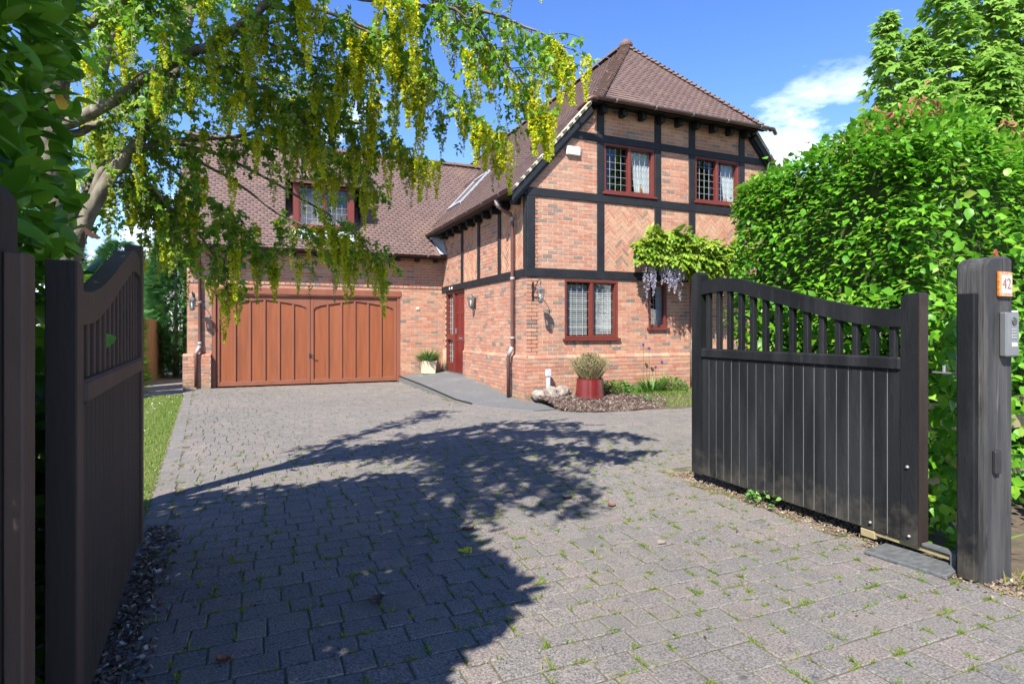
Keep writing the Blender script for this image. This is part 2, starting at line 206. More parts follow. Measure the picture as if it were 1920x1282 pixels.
# ------------------------------------------------------------------ mesh helpers
def link(name, me, m, parent=None, smooth=False):
    o = bpy.data.objects.new(name, me); COL.objects.link(o)
    if m: me.materials.append(MATS[m]) if not me.materials else None
    if parent: o.parent = parent
    if smooth: me.polygons.foreach_set('use_smooth', [True] * len(me.polygons))
    return o
def tag(o, label=None, cat=None, group=None, kind=None):
    for k, v in (('label', label), ('category', cat), ('group', group), ('kind', kind)):
        if v: o[k] = v
    return o
def empty(name, loc=(0, 0, 0), rz=0, label=None, cat=None, group=None):
    o = bpy.data.objects.new(name, None); COL.objects.link(o); o.location = loc; o.rotation_euler = (0, 0, rz); o.empty_display_size = 0.1
    return tag(o, label, cat, group)
class MB:
    """Collects shapes into one mesh; each face may carry its own random value."""
    def __init__(s): s.v = []; s.f = []; s.r = []
    def add(s, vs, fs, r=None):
        b = len(s.v); s.v += [tuple(v) for v in vs]; r = random.random() if r is None else r
        for f in fs: s.f.append(tuple(i + b for i in f)); s.r.append(r)
        return s
    def box(s, a, b, r=None, M=None):
        x0, y0, z0 = a; x1, y1, z1 = b
        vs = [Vector(p) for p in ((x0, y0, z0), (x1, y0, z0), (x1, y1, z0), (x0, y1, z0), (x0, y0, z1), (x1, y0, z1), (x1, y1, z1), (x0, y1, z1))]
        if M: vs = [M @ v for v in vs]
        return s.add(vs, [(3, 2, 1, 0), (4, 5, 6, 7), (0, 1, 5, 4), (1, 2, 6, 5), (2, 3, 7, 6), (3, 0, 4, 7)], r)
    def bbox(s, a, b, c=0.006, r=None, M=None):
        """box with chamfered edges on all sides"""
        x0, y0, z0 = a; x1, y1, z1 = b
        vs = []
        for X, dx in ((x0, 1), (x1, -1)):
            for Y, dy in ((y0, 1), (y1, -1)):
                for Z, dz in ((z0, 1), (z1, -1)):
                    vs += [(X, Y + dy * c, Z + dz * c), (X + dx * c, Y, Z + dz * c), (X + dx * c, Y + dy * c, Z)]
        k = lambda i, j, l, a: ((i * 2 + j) * 2 + l) * 3 + a
        F = []
        for i in (0, 1): F.append([k(i, 0, 0, 0), k(i, 0, 1, 0), k(i, 1, 1, 0), k(i, 1, 0, 0)][::1 if i == 0 else -1])
        for j in (0, 1): F.append([k(0, j, 0, 1), k(1, j, 0, 1), k(1, j, 1, 1), k(0, j, 1, 1)][::1 if j == 0 else -1])
        for l in (0, 1): F.append([k(0, 0, l, 2), k(0, 1, l, 2), k(1, 1, l, 2), k(1, 0, l, 2)][::1 if l == 0 else -1])
        for i in (0, 1):
            for j in (0, 1): F.append([k(i, j, 0, 0), k(i, j, 0, 1), k(i, j, 1, 1), k(i, j, 1, 0)])
            for l in (0, 1): F.append([k(i, 0, l, 0), k(i, 1, l, 0), k(i, 1, l, 2), k(i, 0, l, 2)])
        for j in (0, 1):
            for l in (0, 1): F.append([k(0, j, l, 1), k(1, j, l, 1), k(1, j, l, 2), k(0, j, l, 2)])
        for i in (0, 1):
            for j in (0, 1):
                for l in (0, 1): F.append([k(i, j, l, 0), k(i, j, l, 1), k(i, j, l, 2)])
        if M: vs = [M @ Vector(v) for v in vs]
        return s.add(vs, F, r)
    def prism(s, poly, fn, d0, d1, r=None, back=False):
        """polygon in a plane extruded from depth d0 to d1; fn(a, b, d) -> point"""
        n = len(poly)
        vs = [fn(a, b, d0) for a, b in poly] + [fn(a, b, d1) for a, b in poly]
        fs = [tuple(range(n, 2 * n))] + [(i, (i + 1) % n, (i + 1) % n + n, i + n) for i in range(n)]
        if back: fs.append(tuple(range(n))[::-1])
        return s.add(vs, fs, r)
    def tube(s, pts, rad, n=8, cap=True, r=None):
        pts = [Vector(p) for p in pts]; m = len(pts)
        if not hasattr(rad, '__len__'): rad = [rad] * m
        vs = []; up = Vector((0.13, 0.21, 1)).normalized(); prev = None
        for i, p in enumerate(pts):
            d = (pts[min(i + 1, m - 1)] - pts[max(i - 1, 0)])
            d = d.normalized() if d.length > 1e-9 else Vector((0, 0, 1))
            a = (prev - d * prev.dot(d)) if prev else d.cross(up)
            if a.length < 1e-4: a = d.cross(Vector((1, 0, 0)))
            a.normalize(); prev = a; b = d.cross(a)
            for j in range(n):
                t = 2 * math.pi * j / n; vs.append(p + (a * math.cos(t) + b * math.sin(t)) * rad[i])
        fs = [(i * n + j, i * n + (j + 1) % n, (i + 1) * n + (j + 1) % n, (i + 1) * n + j) for i in range(m - 1) for j in range(n)]
        if cap: fs += [tuple(range(n))[::-1], tuple(range((m - 1) * n, m * n))]
        return s.add(vs, fs, r)
    def lathe(s, prof, n=16, c=(0, 0, 0), r=None):
        vs = [(c[0] + rr * math.cos(2 * math.pi * j / n), c[1] + rr * math.sin(2 * math.pi * j / n), c[2] + z) for rr, z in prof for j in range(n)]
        m = len(prof)
        fs = [(i * n + j, i * n + (j + 1) % n, (i + 1) * n + (j + 1) % n, (i + 1) * n + j) for i in range(m - 1) for j in range(n)]
        fs += [tuple(range(n))[::-1], tuple(range((m - 1) * n, m * n))]
        return s.add(vs, fs, r)
    def mesh(s, name):
        me = bpy.data.meshes.new(name); me.from_pydata(s.v, [], s.f)
        at = me.attributes.new('rnd', 'FLOAT', 'FACE'); at.data.foreach_set('value', s.r)
        return me
    def build(s, name, m, parent=None, smooth=False, kind=None):
        o = link(name, s.mesh(name), m, parent, smooth)
        if kind: o['kind'] = kind
        return o
def npmesh(name, V, F, rnd):
    """V (N,3), F (M,k) all faces of k corners, rnd (M,)"""
    me = bpy.data.meshes.new(name); k = F.shape[1]
    me.vertices.add(len(V)); me.vertices.foreach_set('co', np.ascontiguousarray(V, dtype=np.float32).ravel())
    me.loops.add(F.size); me.loops.foreach_set('vertex_index', np.ascontiguousarray(F, dtype=np.int32).ravel())
    me.polygons.add(len(F)); me.polygons.foreach_set('loop_start', np.arange(0, F.size, k, dtype=np.int32))
    me.update(calc_edges=True)
    at = me.attributes.new('rnd', 'FLOAT', 'FACE'); at.data.foreach_set('value', np.ascontiguousarray(rnd, dtype=np.float32))
    return me
def frames(D, N):
    D = D / (np.linalg.norm(D, axis=1, keepdims=True) + 1e-9)
    Z = N - D * np.sum(N * D, axis=1, keepdims=True); Z = Z / (np.linalg.norm(Z, axis=1, keepdims=True) + 1e-9)
    X = np.cross(D, Z)
    return np.stack([X, D, Z], axis=2)                           # columns: width, length, normal
def scatter(name, tpl, P, D, N, S, m, parent=None, rnd=None, kind='stuff'):
    """copies of a leaf-like template (verts, quads) at P, its length along D and its face to N, sized S; one mesh"""
    TV, TF = tpl; n = len(P); M = frames(D, N)
    V = np.einsum('nij,kj->nki', M, TV) * S[:, None, None] + P[:, None, :]
    F = (TF[None] + (np.arange(n) * len(TV))[:, None, None]).reshape(-1, TF.shape[1])
    rnd = RNG.random(n) if rnd is None else rnd
    o = link(name, npmesh(name, V.reshape(-1, 3), F, np.repeat(rnd, len(TF))), m, parent, len(TV) > 8)
    if kind: o['kind'] = kind
    return o
def leaf_obj(name, meshes, p, d, n, s, parent):
    o = bpy.data.objects.new(name, random.choice(meshes)); COL.objects.link(o)
    fr = frames(np.array([d]), np.array([n]))[0] * s
    M = Matrix([[*fr[i], p[i]] for i in range(3)] + [[0, 0, 0, 1]]); o.matrix_world = M; o.parent = parent
    o.matrix_parent_inverse = parent.matrix_basis.inverted() if parent else Matrix()
    return o
def arr(*a): return np.array(a, dtype=float)
# leaf templates: x width, y length, z face
T_LEAF = (arr((0, 0, 0), (.30, .45, .07), (0, 1, -.10), (-.30, .45, .07), (0, .5, 0)), np.array([(0, 1, 2, 4), (0, 4, 2, 3)]))
T_OVAL = (arr((0, 0, 0), (.24, .18, .05), (.33, .52, .07), (0, 1.0, -.12), (-.33, .52, .07), (-.24, .18, .05), (0, .22, .0), (0, .6, .0)),
          np.array([(0, 1, 6, 6), (0, 6, 5, 5), (1, 2, 7, 6), (6, 7, 4, 5), (2, 3, 7, 7), (7, 3, 4, 4)]))
def tri_quads(F):
    return F
T_BLADE = (arr((-.06, 0, 0), (.06, 0, 0), (.045, .55, .10), (-.045, .55, .10), (0, 1, .32)), np.array([(0, 1, 2, 3), (3, 2, 4, 4)]))
def fixdeg(tpl):
    """split faces whose last corner repeats into plain triangles, so every face is a triangle"""
    V, F = tpl; T = []
    for q in F:
        q = list(q)
        if len(set(q)) == 3: T.append(tuple(dict.fromkeys(q)))
        else: T += [(q[0], q[1], q[2]), (q[0], q[2], q[3])]
    return V, np.array(T)
T_LEAF, T_OVAL, T_BLADE = fixdeg(T_LEAF), fixdeg(T_OVAL), fixdeg(T_BLADE)
def oval_tpl(n=7, w=.27, curl=.10, fold=.06):
    V = [(0, 0, 0)]; F = []
    ys = [(k + 1) / (n + 1) for k in range(n)]
    for yy in ys:
        ww = w * (math.sin(math.pi * yy ** .85)) ** .75; zc = -curl * yy * yy * 1.6
        V += [(-ww, yy, zc + fold * ww / w), (0, yy, zc), (ww, yy, zc + fold * ww / w)]
    V.append((0, 1, -curl * 1.75)); e = len(V) - 1
    F += [(0, 2, 1), (0, 3, 2)]
    for k in range(n - 1):
        a = 1 + k * 3
        for c in (0, 1): F += [(a + c, a + c + 1, a + c + 4), (a + c, a + c + 4, a + c + 3)]
    a = 1 + (n - 1) * 3; F += [(a, a + 1, e), (a + 1, a + 2, e)]
    return np.array(V, dtype=float), np.array(F)
T_LAUREL = oval_tpl()
def merge_tpl(parts):
    V = []; F = []; b = 0
    for v, f in parts: V.append(v); F.append(f + b); b += len(v)
    return np.vstack(V), np.vstack(F)
def rot2(tpl, ang, sc=1.0, off=(0, 0, 0), tilt=0.0):
    v, f = tpl; c, s_ = math.cos(ang), math.sin(ang); v = v * sc
    y = v[:, 1] * math.cos(tilt) - v[:, 2] * math.sin(tilt); z = v[:, 1] * math.sin(tilt) + v[:, 2] * math.cos(tilt)
    x = v[:, 0]
    return np.stack([x * c + y * s_, -x * s_ + y * c, z], axis=1) + np.array(off), f
T_TRI = merge_tpl([rot2(T_LEAF, 0, 1.0, (0, .35, 0), -.2), rot2(T_LEAF, 1.05, .85, (.02, .33, 0), -.25), rot2(T_LEAF, -1.05, .85, (-.02, .33, 0), -.25)])
# five-lobed palmate leaf
_pl = []
for a_, l_ in ((0, 1.0), (.75, .85), (-.75, .85), (1.6, .55), (-1.6, .55)):
    _pl.append(rot2((arr((-.05, 0, 0), (.05, 0, 0), (.22, .55, .0), (0, 1, -.16), (-.22, .55, .0)), np.array([(0, 1, 2), (0, 2, 4), (4, 2, 3)])), a_, l_, (0, 0, abs(a_) * -.02)))
T_PALM = merge_tpl(_pl)
# pinnate (wisteria) leaf: pairs of leaflets on a drooping rib
_pp = []
for i in range(5):
    yy = .15 + i * .18
    for sg in (1, -1): _pp.append(rot2(T_LEAF, sg * 1.0, .42, (0, yy, -.10 * yy * yy), -.25))
_pp.append(rot2(T_LEAF, 0, .40, (0, 1.0, -.1), -.4)); T_PINN = merge_tpl(_pp)
# feathery conifer spray
_cs = []
for i in range(6):
    yy = .05 + i * .16
    for sg in (1, -1): _cs.append(rot2((arr((-.05, 0, 0), (.05, 0, 0), (0, 1, -.15)), np.array([(0, 1, 2)])), sg * .7, .5 - .04 * i, (0, yy, 0)))
_cs.append((arr((-.05, 0, 0), (.05, 0, 0), (0, 1.2, -.1)), np.array([(0, 1, 2)]))); T_SPRAY = merge_tpl(_cs)
def unit(n): v = RNG.normal(size=(n, 3)); return v / np.linalg.norm(v, axis=1, keepdims=True)
def camdist(p): return math.dist(p, CAM)
FWD = Vector((math.sin(R(23.3)), math.cos(R(23.3)), 0)); RGT = Vector((FWD.y, -FWD.x, 0))
def in_view(p, pad=0.0):
    """whether the camera's field takes in a point (used only to choose which pieces become objects of their own)"""
    q = Vector(p) - CAM; d = q.dot(FWD)
    return d > 0.3 and abs(q.dot(RGT) / d) < 0.876 + pad and -0.607 - pad < q.z / d < 0.563 + pad

# ================================================================== THE SETTING
def sheet(name, poly, z, m, kind='structure', label=None, cat=None):
    mb = MB(); mb.add([(x, y, z) for x, y in poly], [tuple(range(len(poly)))])
    return tag(mb.build(name, m), label, cat, None, kind)
sheet('ground', [(-600, -600), (600, -600), (600, 600), (-600, 600)], -0.06, 'grass_base')
DRIVE = sheet('driveway', [(-0.93, -14), (-0.93, -5.5), (7, -5.5), (7, -1.2), (0, -1.2), (0, 5.5), (-6.27, 5.5), (-5.44, -5.0), (-5.44, -14)], -0.0070, 'joint_soil')
sheet('road', [(-30, -40), (30, -40), (30, -14), (-30, -14)], -0.018, 'ramp_asphalt')
sheet('soil_bed', [(-9, -14), (-5.40, -14), (-5.40, -5.9), (-9, -5.9)], -0.022, 'soil')
sheet('soil_verge', [(-0.93, -14), (6, -14), (6, -5.5), (-0.93, -5.5)], -0.022, 'soil')
sheet('side_path', [(-9, 4.3), (-5.9, 4.3), (-5.9, 14), (-9, 14)], -0.010, 'grey_paving')

# pavers: rows along x, blocks of a few lengths, each with a chamfer and its own tone and settlement
def paver_mesh(lx, ly, rv):
    mb = MB(); c = 0.0055; hx, hy = lx / 2, ly / 2
    vs = [(sx * hx, sy * hy, -0.03) for sx, sy in ((-1, -1), (1, -1), (1, 1), (-1, 1))] + [(sx * hx, sy * hy, -c * .8) for sx, sy in ((-1, -1), (1, -1), (1, 1), (-1, 1))] + \
         [(sx * (hx - c), sy * (hy - c), 0) for sx, sy in ((-1, -1), (1, -1), (1, 1), (-1, 1))]
    mb.add(vs, [(8, 9, 10, 11)] + [(i, (i + 1) % 4, (i + 1) % 4 + 4, i + 4) for i in range(4)] + [(i + 4, (i + 1) % 4 + 4, (i + 1) % 4 + 8, i + 8) for i in range(4)], rv)
    return mb
def on_drive(x, y):
    if y > 5.42: return False
    if xedge(y) + .17 < x < -1.02 and y > -13: return not (x > -1.25 and y > 0.6)
    return -1.02 <= x < 6.5 and -5.35 < y < (0.2 if x < .3 else -.6 if x < 1.0 else -1.35)
def xedge(y): return -5.43 - .079 * max(0, y + 5.0)
pav = []; joints = []
y = -12.0; row = 0
while y < 5.42:
    dpt = random.choice((.150, .150, .190)); x = -6.6 + random.uniform(-.2, 0)
    while x < 6.4:
        lx = random.choice((.135, .150, .190, .190, .222)); cx, cy = x + lx / 2, y + dpt / 2
        if on_drive(cx, cy): pav.append((cx, cy, lx - .0065, dpt - .0065))
        x += lx
    y += dpt; row += 1
yy = -12.0
while yy < 5.3:                                                   # border course along the lawn, laid lengthwise
    pav.append((xedge(yy) + .085, yy + .1, .155, .196)); yy += .205
pav.sort(key=lambda q: (0 if in_view((q[0], q[1], 0), -.02) else 1, camdist((q[0], q[1], 0))))
cache = {}
for i, (cx, cy, lx, ly) in enumerate(pav[:300]):
    k = (round(lx, 3), round(ly, 3), random.randrange(9))
    if k not in cache:
        cache[k] = paver_mesh(lx, ly, (k[2] + .5) / 9).mesh('paver'); cache[k].materials.append(MATS['paver'])
    o = bpy.data.objects.new('paver', cache[k]); COL.objects.link(o); o.parent = DRIVE
    o.location = (cx, cy, random.uniform(-.004, .003)); o.rotation_euler = (random.gauss(0, .008), random.gauss(0, .008), random.gauss(0, .010))
mb = MB()
for (cx, cy, lx, ly) in pav[300:]:
    q = paver_mesh(lx, ly, random.random()); M = Matrix.Translation((cx, cy, random.uniform(-.004, .003))) @ Euler((random.gauss(0, .008), random.gauss(0, .008), random.gauss(0, .010))).to_matrix().to_4x4()
    mb.add([M @ Vector(v) for v in q.v], q.f, q.r[0])
mb.build('paving', 'paver', DRIVE, kind='stuff')
# weeds and moss in the joints
P = []; 
for (cx, cy, lx, ly) in pav:
    dcam = camdist((cx, cy, 0))
    pr = .70 if dcam < 7 else .55
    if cx > -3.2 and cy < -3: pr += .25
    for k in range(2):
        if random.random() < pr:
            if random.random() < .5: c = (cx + lx / 2 + .004, cy + random.uniform(-.5, .5) * ly)
            else: c = (cx + random.uniform(-.5, .5) * lx, cy + ly / 2 + .004)
            n = random.choice((10, 18, 28, 42, 60)) if dcam < 7.5 else random.choice((4, 7, 10))
            hor = abs(c[1] - cy) > abs(c[0] - cx) * ly / lx; la_ = random.uniform(.006, .030)
            for j in range(n): P.append((c[0] + random.gauss(0, la_ if hor else .0045), c[1] + random.gauss(0, .0045 if hor else la_), -.006))
P = np.array(P); n = len(P)
tag(scatter('joint_weeds', T_BLADE, P, np.c_[RNG.normal(0, .7, n), RNG.normal(0, .7, n), RNG.uniform(.4, 1.0, n)], unit(n), RNG.uniform(.012, .030, n) * np.where(RNG.random(n) < .06, 1.8, 1), 'weed'), 'grass and moss tufts growing in the paving joints', 'weeds')
# ------------------------------------------------------------------ lawns
def lawn(name, polys, n, label, z=0.0, h=(.03, .07), m='grass', daisies=0):
    P = []
    while len(P) < n:
        (x0, y0, x1, y1) = random.choice(polys); x, yv = random.uniform(x0, x1), random.uniform(y0, y1)
        if x < 0 and x > xedge(yv) + .01 + random.gauss(0, .012): continue
        P.append((x, yv, z if not callable(z) else z(x, yv)))
    P = np.array(P)
    o = tag(scatter(name, T_BLADE, P, np.c_[RNG.normal(0, .45, n), RNG.normal(0, .45, n), np.ones(n)], unit(n), RNG.uniform(*h, n), m), label, 'grass')
    return o
sheet('lawn', [(-9, -5.9), (-5.40, -5.9), (-5.40, -5), (-6.1, 4.3), (-9, 4.3)], -0.018, 'grass_base')
lawn('lawn_grass', [(-6.9, -6.4, -5.40, 4.3), (-6.3, -6.4, -5.40, 4.3), (-8.5, -3, -5.8, 4.3)], 42000, 'short sunlit lawn grass beside the left edge of the drive', -.018, (.025, .055))
n = 160; P = np.c_[RNG.uniform(-7.2, -6.0, n), RNG.uniform(-5.5, 4.2, n), np.full(n, .03)]
T_DAISY = (arr(*[(math.cos(a) * .5, math.sin(a) * .5, 0) for a in np.linspace(0, 2 * math.pi, 7)[:6]], (0, 0, .1)), np.array([(i, (i + 1) % 6, 6) for i in range(6)]))
tag(scatter('daisy_flowers', T_DAISY, P, np.c_[np.ones(n), RNG.normal(0, .5, n), RNG.normal(0, .2, n)], np.c_[RNG.normal(0, .2, n), RNG.normal(0, .2, n), np.ones(n)], RNG.uniform(.016, .026, n), 'daisy'), 'tiny white daisies dotted over the left lawn', 'flowers')
# ------------------------------------------------------------------ ramp to the front door
mb = MB(); rows_ = [(5.5, -1.22, .14, -.03, .26), (4.6, -1.20, .13, -.03, .265), (3.5, -1.18, .11, -.03, .255), (2.2, -1.16, .075, -.04, .18), (.9, -1.12, .022, -.04, .085), (.2, -1.02, .012, -.01, .05), (-.5, -.75, .009, .14, .030), (-1.05, -.35, .007, .32, .012)]
vs = []; fs = []; nx = 6
for yv, xl, zl, xr, zr in rows_:
    for i in range(nx + 1): u_ = i / nx; vs.append((xl + (xr - xl) * u_, yv, zl + (zr - zl) * u_))
for j in range(len(rows_) - 1):
    for i in range(nx): a_ = j * (nx + 1) + i; fs.append((a_, a_ + nx + 1, a_ + nx + 2, a_ + 1))
mb.add(vs, fs)
b0 = len(mb.v)
for yv, xl, zl, xr, zr in rows_: mb.v += [(xl, yv, zl), (xl - .012, yv, -.012)]
for j in range(len(rows_) - 1): mb.f.append((b0 + j * 2, b0 + j * 2 + 1, b0 + j * 2 + 3, b0 + j * 2 + 2)); mb.r.append(.5)
RAMP = tag(mb.build('ramp', 'ramp_asphalt'), None, None, None, 'structure')
mb = MB(); mb.tube([(xl - .005, yv, zl + .006) for yv, xl, zl, xr, zr in rows_[:6]], .014, 6); mb.build('edge_trim', 'black_metal', RAMP)
# ------------------------------------------------------------------ bark bed and right lawn, a low mound against the house
def mound(x, y): t_ = min(1, max(0, (y + 1.66) / 1.15)); return .004 + .125 * t_ * t_ * (3 - 2 * t_)
mb = MB(); nx, ny = 28, 10; vs = []; fs = []
for j in range(ny + 1):
    for i in range(nx + 1):
        x = .05 + 6.5 * i / nx; ed = -1.66 + (.65 * max(0, 1 - (x - .05) / .9)) ** 1.5 + .10 * math.sin(x * 2.1); yv = ed + (0.0 - ed) * j / ny
        vs.append((x, yv, mound(x, yv) if j else .002))
for j in range(ny):
    for i in range(nx): a_ = j * (nx + 1) + i; fs.append((a_, a_ + 1, a_ + nx + 2, a_ + nx + 1))
mb.add(vs, fs); BED = tag(mb.build('planting_bed', 'soil', smooth=True), None, None, None, 'structure')
mb = MB()
for i in range(3600):
    while True:
        x, yv = random.uniform(.05, 2.5), random.uniform(-1.68, -.02)
        if ((x - 1.15) / 1.28) ** 2 + ((yv + .85) / .86) ** 2 < 1: break
    M = Matrix.Translation((x, yv, mound(x, yv) + random.uniform(.004, .022))) @ Euler((random.gauss(0, .5), random.gauss(0, .5), random.uniform(0, 6.3))).to_matrix().to_4x4()
    a_, b_, c_ = random.uniform(.012, .045), random.uniform(.006, .016), random.uniform(.002, .005)
    mb.box((-a_, -b_, -c_), (a_, b_, c_), M=M)
tag(mb.build('bark_mulch', 'bark_chip'), 'brown and pink bark chippings mulching the bed by the house', 'mulch', None, 'stuff')
lawn('lawn_grass_right', [(2.0, -1.65, 6.4, -.03), (1.9, -.75, 3.2, -.03)], 16000, 'bright green lawn grass between bark bed and house wall', lambda x, yv: mound(x, yv), (.03, .08)).name = 'lawn_grass.001'

# ================================================================== HOUSE
HOUSE = empty('brick_house', (0, 0, 0), 0, 'red brick house with black timbers, half-hipped tiled roof and garage wing', 'house')
GY = 5.54                                                          # garage front plane
fn_front = lambda s_, z, d: (s_, -d, z)
fn_side = lambda s_, z, d: (-d, s_, z)
fn_gar = lambda s_, z, d: (s_, GY - d, z)
def clip_convex(poly, hull):
    out_ = poly
    for i in range(len(hull)):
        a, b = hull[i], hull[(i + 1) % len(hull)]
        ins = lambda p: (b[0] - a[0]) * (p[1] - a[1]) - (b[1] - a[1]) * (p[0] - a[0]) >= -1e-9
        res = []
        for j in range(len(out_)):
            p, q = out_[j], out_[(j + 1) % len(out_)]
            if ins(p): res.append(p)
            if ins(p) != ins(q):
                den = (b[0] - a[0]) * (q[1] - p[1]) - (b[1] - a[1]) * (q[0] - p[0])
                tt = -((b[0] - a[0]) * (p[1] - a[1]) - (b[1] - a[1]) * (p[0] - a[0])) / den
                res.append((p[0] + tt * (q[0] - p[0]), p[1] + tt * (q[1] - p[1])))
        out_ = res
        if len(out_) < 3: return []
    return out_
def rect(a, b, c, d): return [(a, b), (c, b), (c, d), (a, d)]
def rect_minus(r, holes):
    rs = [r]
    for (h0, k0, h1, k1) in holes:
        nx_ = []
        for (a, b, c, d) in rs:
            if h0 >= c or h1 <= a or k0 >= d or k1 <= b: nx_.append((a, b, c, d)); continue
            if h0 > a: nx_.append((a, b, h0, d))
            if h1 < c: nx_.append((h1, b, c, d))
            a2, c2 = max(a, h0), min(c, h1)
            if k0 > b: nx_.append((a2, b, c2, k0))
            if k1 < d: nx_.append((a2, k1, c2, d))
        rs = [q for q in nx_ if q[2] - q[0] > .02 and q[3] - q[1] > .015]
    return rs
BR = []                                                            # (poly, fn, depth0, depth1, material, full?)
def brick_field(fn, s0, z0, s1, z1, holes=(), hull=None, d=0.0, m='brick', zbase=0.0, bl=.215, bh=.065, j=.010):
    k = int(math.floor((z0 - zbase) / (bh + j)))
    while True:
        zb = zbase + k * (bh + j)
        if zb >= z1: break
        off = (k % 2) * (bl + j) / 2; n = int(math.floor((s0 - off) / (bl + j)))
        while True:
            a = n * (bl + j) + off; n += 1
            if a >= s1: break
            q = (max(a, s0), max(zb, z0), min(a + bl, s1), min(zb + bh, z1))
            if q[2] - q[0] < .02 or q[3] - q[1] < .015: continue
            for r_ in rect_minus(q, holes):
                p = rect(*r_)
                if hull: p = clip_convex(p, hull)
                if len(p) >= 3: BR.append((p, fn, d - .02, d + .004 + random.uniform(-.0015, .002), m, r_[2] - r_[0] > bl - .002 and r_[3] - r_[1] > bh - .002 and len(p) == 4))
        k += 1
def herringbone(fn, s0, z0, s1, z1, bl=.213, bw=.063, j=.012):
    L_, W_ = bl + j, bw + j; hull = rect(s0, z0, s1, z1); c, s_ = math.cos(math.pi / 4), math.sin(math.pi / 4)
    cx, cz = (s0 + s1) / 2, (z0 + z1) / 2
    for i in range(-40, 40):
        for k in range(-14, 14):
            bx, bz = i * W_ + k * L_, i * W_ - k * L_
            for (a, b, ww, hh) in ((bx, bz, bl, bw), (bx - W_, bz, bw, bl)):
                p = [((u_ * c - v_ * s_) + cx, (u_ * s_ + v_ * c) + cz) for u_, v_ in rect(a, b, a + ww, b + hh)]
                if max(q[0] for q in p) < s0 or min(q[0] for q in p) > s1 or max(q[1] for q in p) < z0 or min(q[1] for q in p) > z1: continue
                p = clip_convex(p, hull)
                if len(p) >= 3: BR.append((p, fn, -.02, .004 + random.uniform(-.002, .003), 'brick_buff', False))
def soldier(fn, s0, z0, s1, z1, d=0.0):
    s = s0
    while s + .06 < s1: BR.append((rect(s, z0, s + .065, z1), fn, d - .02, d + .005, 'brick', False)); s += .075
RP = 1.107; XE, ZE = -0.35, 4.0; XR, ZR, YR = 3.50, 8.26, 1.85     # main roof: pitch, eave line, ridge
GE_Y, GE_Z, GR_Y, GR_Z = 5.15, 3.36, 8.20, 6.74                     # garage roof: eave and ridge
HW = 7.0
gable_hull = [(0, 0), (HW, 0), (HW, 4.1), (5.42, 5.86), (1.58, 5.86), (0, 4.1)]
# windows: (x0, z0, x1, z1)
WF = [(0.82, 1.22, 2.04, 2.37), (2.80, 1.43, 3.27, 2.38), (3.88, 1.43, 4.35, 2.38), (1.715, 4.16, 2.945, 5.15), (4.02, 4.18, 5.255, 5.15)]
HB = [(1.68, 2.55, 2.98, 3.96), (3.99, 2.55, 5.29, 3.96)]
SOL = [(0.78, 1.04, 2.08, 1.225), (2.76, 1.25, 3.31, 1.435), (3.84, 1.25, 4.39, 1.435)]
brick_field(fn_front, 0, .90, HW, 5.86, WF + HB + SOL, gable_hull)
for h in HB: herringbone(fn_front, *h)
for h in SOL: soldier(fn_front, h[0], h[1], h[2], h[3] - .03)
brick_field(fn_front, -.055, .02, HW, .815, (), None, .055)
DOOR = (3.66, .26, 5.28, 2.40)
SHB = [(2.55, 2.52, 3.85, 4.0), (0.10, 2.52, 1.38, 4.0)]
brick_field(fn_side, 0, .86, GY, 4.05, [DOOR] + SHB)
for h in SHB: herringbone(fn_side, *h)
brick_field(fn_side, -.055, .02, 3.62, .815, (), None, .055)
GD = (-5.70, 0.0, -1.18, 2.42)
brick_field(fn_gar, -6.22, 0.0, 0.0, 3.42, [GD])
brick_field(fn_gar, -6.30, .0, -5.72, .74, (), None, .10)
for s in range(26):                                                # projecting header band above the garage door
    BR.append((rect(-6.2 + s * .2375, 2.505, -6.2 + s * .2375 + .105, 2.568), fn_gar, 0, .022, 'brick', False)); BR.append((rect(-6.2 + s * .2375 + .118, 2.505, -6.2 + s * .2375 + .225, 2.568), fn_gar, 0, .022, 'brick', False))
# plinth capping: bullnose bricks, one by one
def bullnose(fn, s0, s1, z, d):
    s = s0; prof = [(0, 0), (d, 0), (d + .004, .028), (d - .012, .055), (0, .085)]
    while s < s1 - .03:
        e = min(s + .215, s1); mbk.add([fn(s, z + b, a) for a, b in prof] + [fn(e, z + b, a) for a, b in prof], [(0, 1, 2, 3, 4), (9, 8, 7, 6, 5)] + [(i, i + 5, (i + 1) % 5 + 5, (i + 1) % 5) for i in range(5)]); s += .225
# walls behind the bricks (the mortar face); openings cut as separate panels
def wall_panels(mb, fn, s0, z0, s1, z1, holes, d0, d1):
    ss = sorted({s0, s1, *[h[0] for h in holes], *[h[2] for h in holes]}); zs = sorted({z0, z1, *[q for h in holes for q in (h[1], h[3]) if z0 < q < z1]})
    for a, b in zip(ss, ss[1:]):
        for c, d in zip(zs, zs[1:]):
            m_, n_ = (a + b) / 2, (c + d) / 2
            if any(h[0] < m_ < h[2] and h[1] < n_ < h[3] for h in holes): continue
            mb.prism(rect(a, c, b, d), fn, d0, d1, .5, True)
mb = MB(); wall_panels(mb, fn_front, 0.0, 0, HW, 4.1, WF, -.25, 0)
top_h = [h for h in WF if h[3] > 4.2]
for (a, b) in ((0, 1.58), (1.58, 1.715), (1.715, 2.945), (2.945, 4.02), (4.02, 5.255), (5.255, 5.42), (5.42, HW)):
    if a == 0: mb.prism([(0, 4.1), (1.58, 4.1), (1.58, 5.86)], fn_front, -.25, 0, .5, True)
    elif b == HW: mb.prism([(5.42, 4.1), (HW, 4.1), (5.42, 5.86)], fn_front, -.25, 0, .5, True)
    else:
        hole = [h for h in top_h if h[0] <= a + .01 and h[2] >= b - .01]
        mb.prism(rect(a, 5.15 if hole else 4.1, b, 5.86), fn_front, -.25, 0, .5, True)
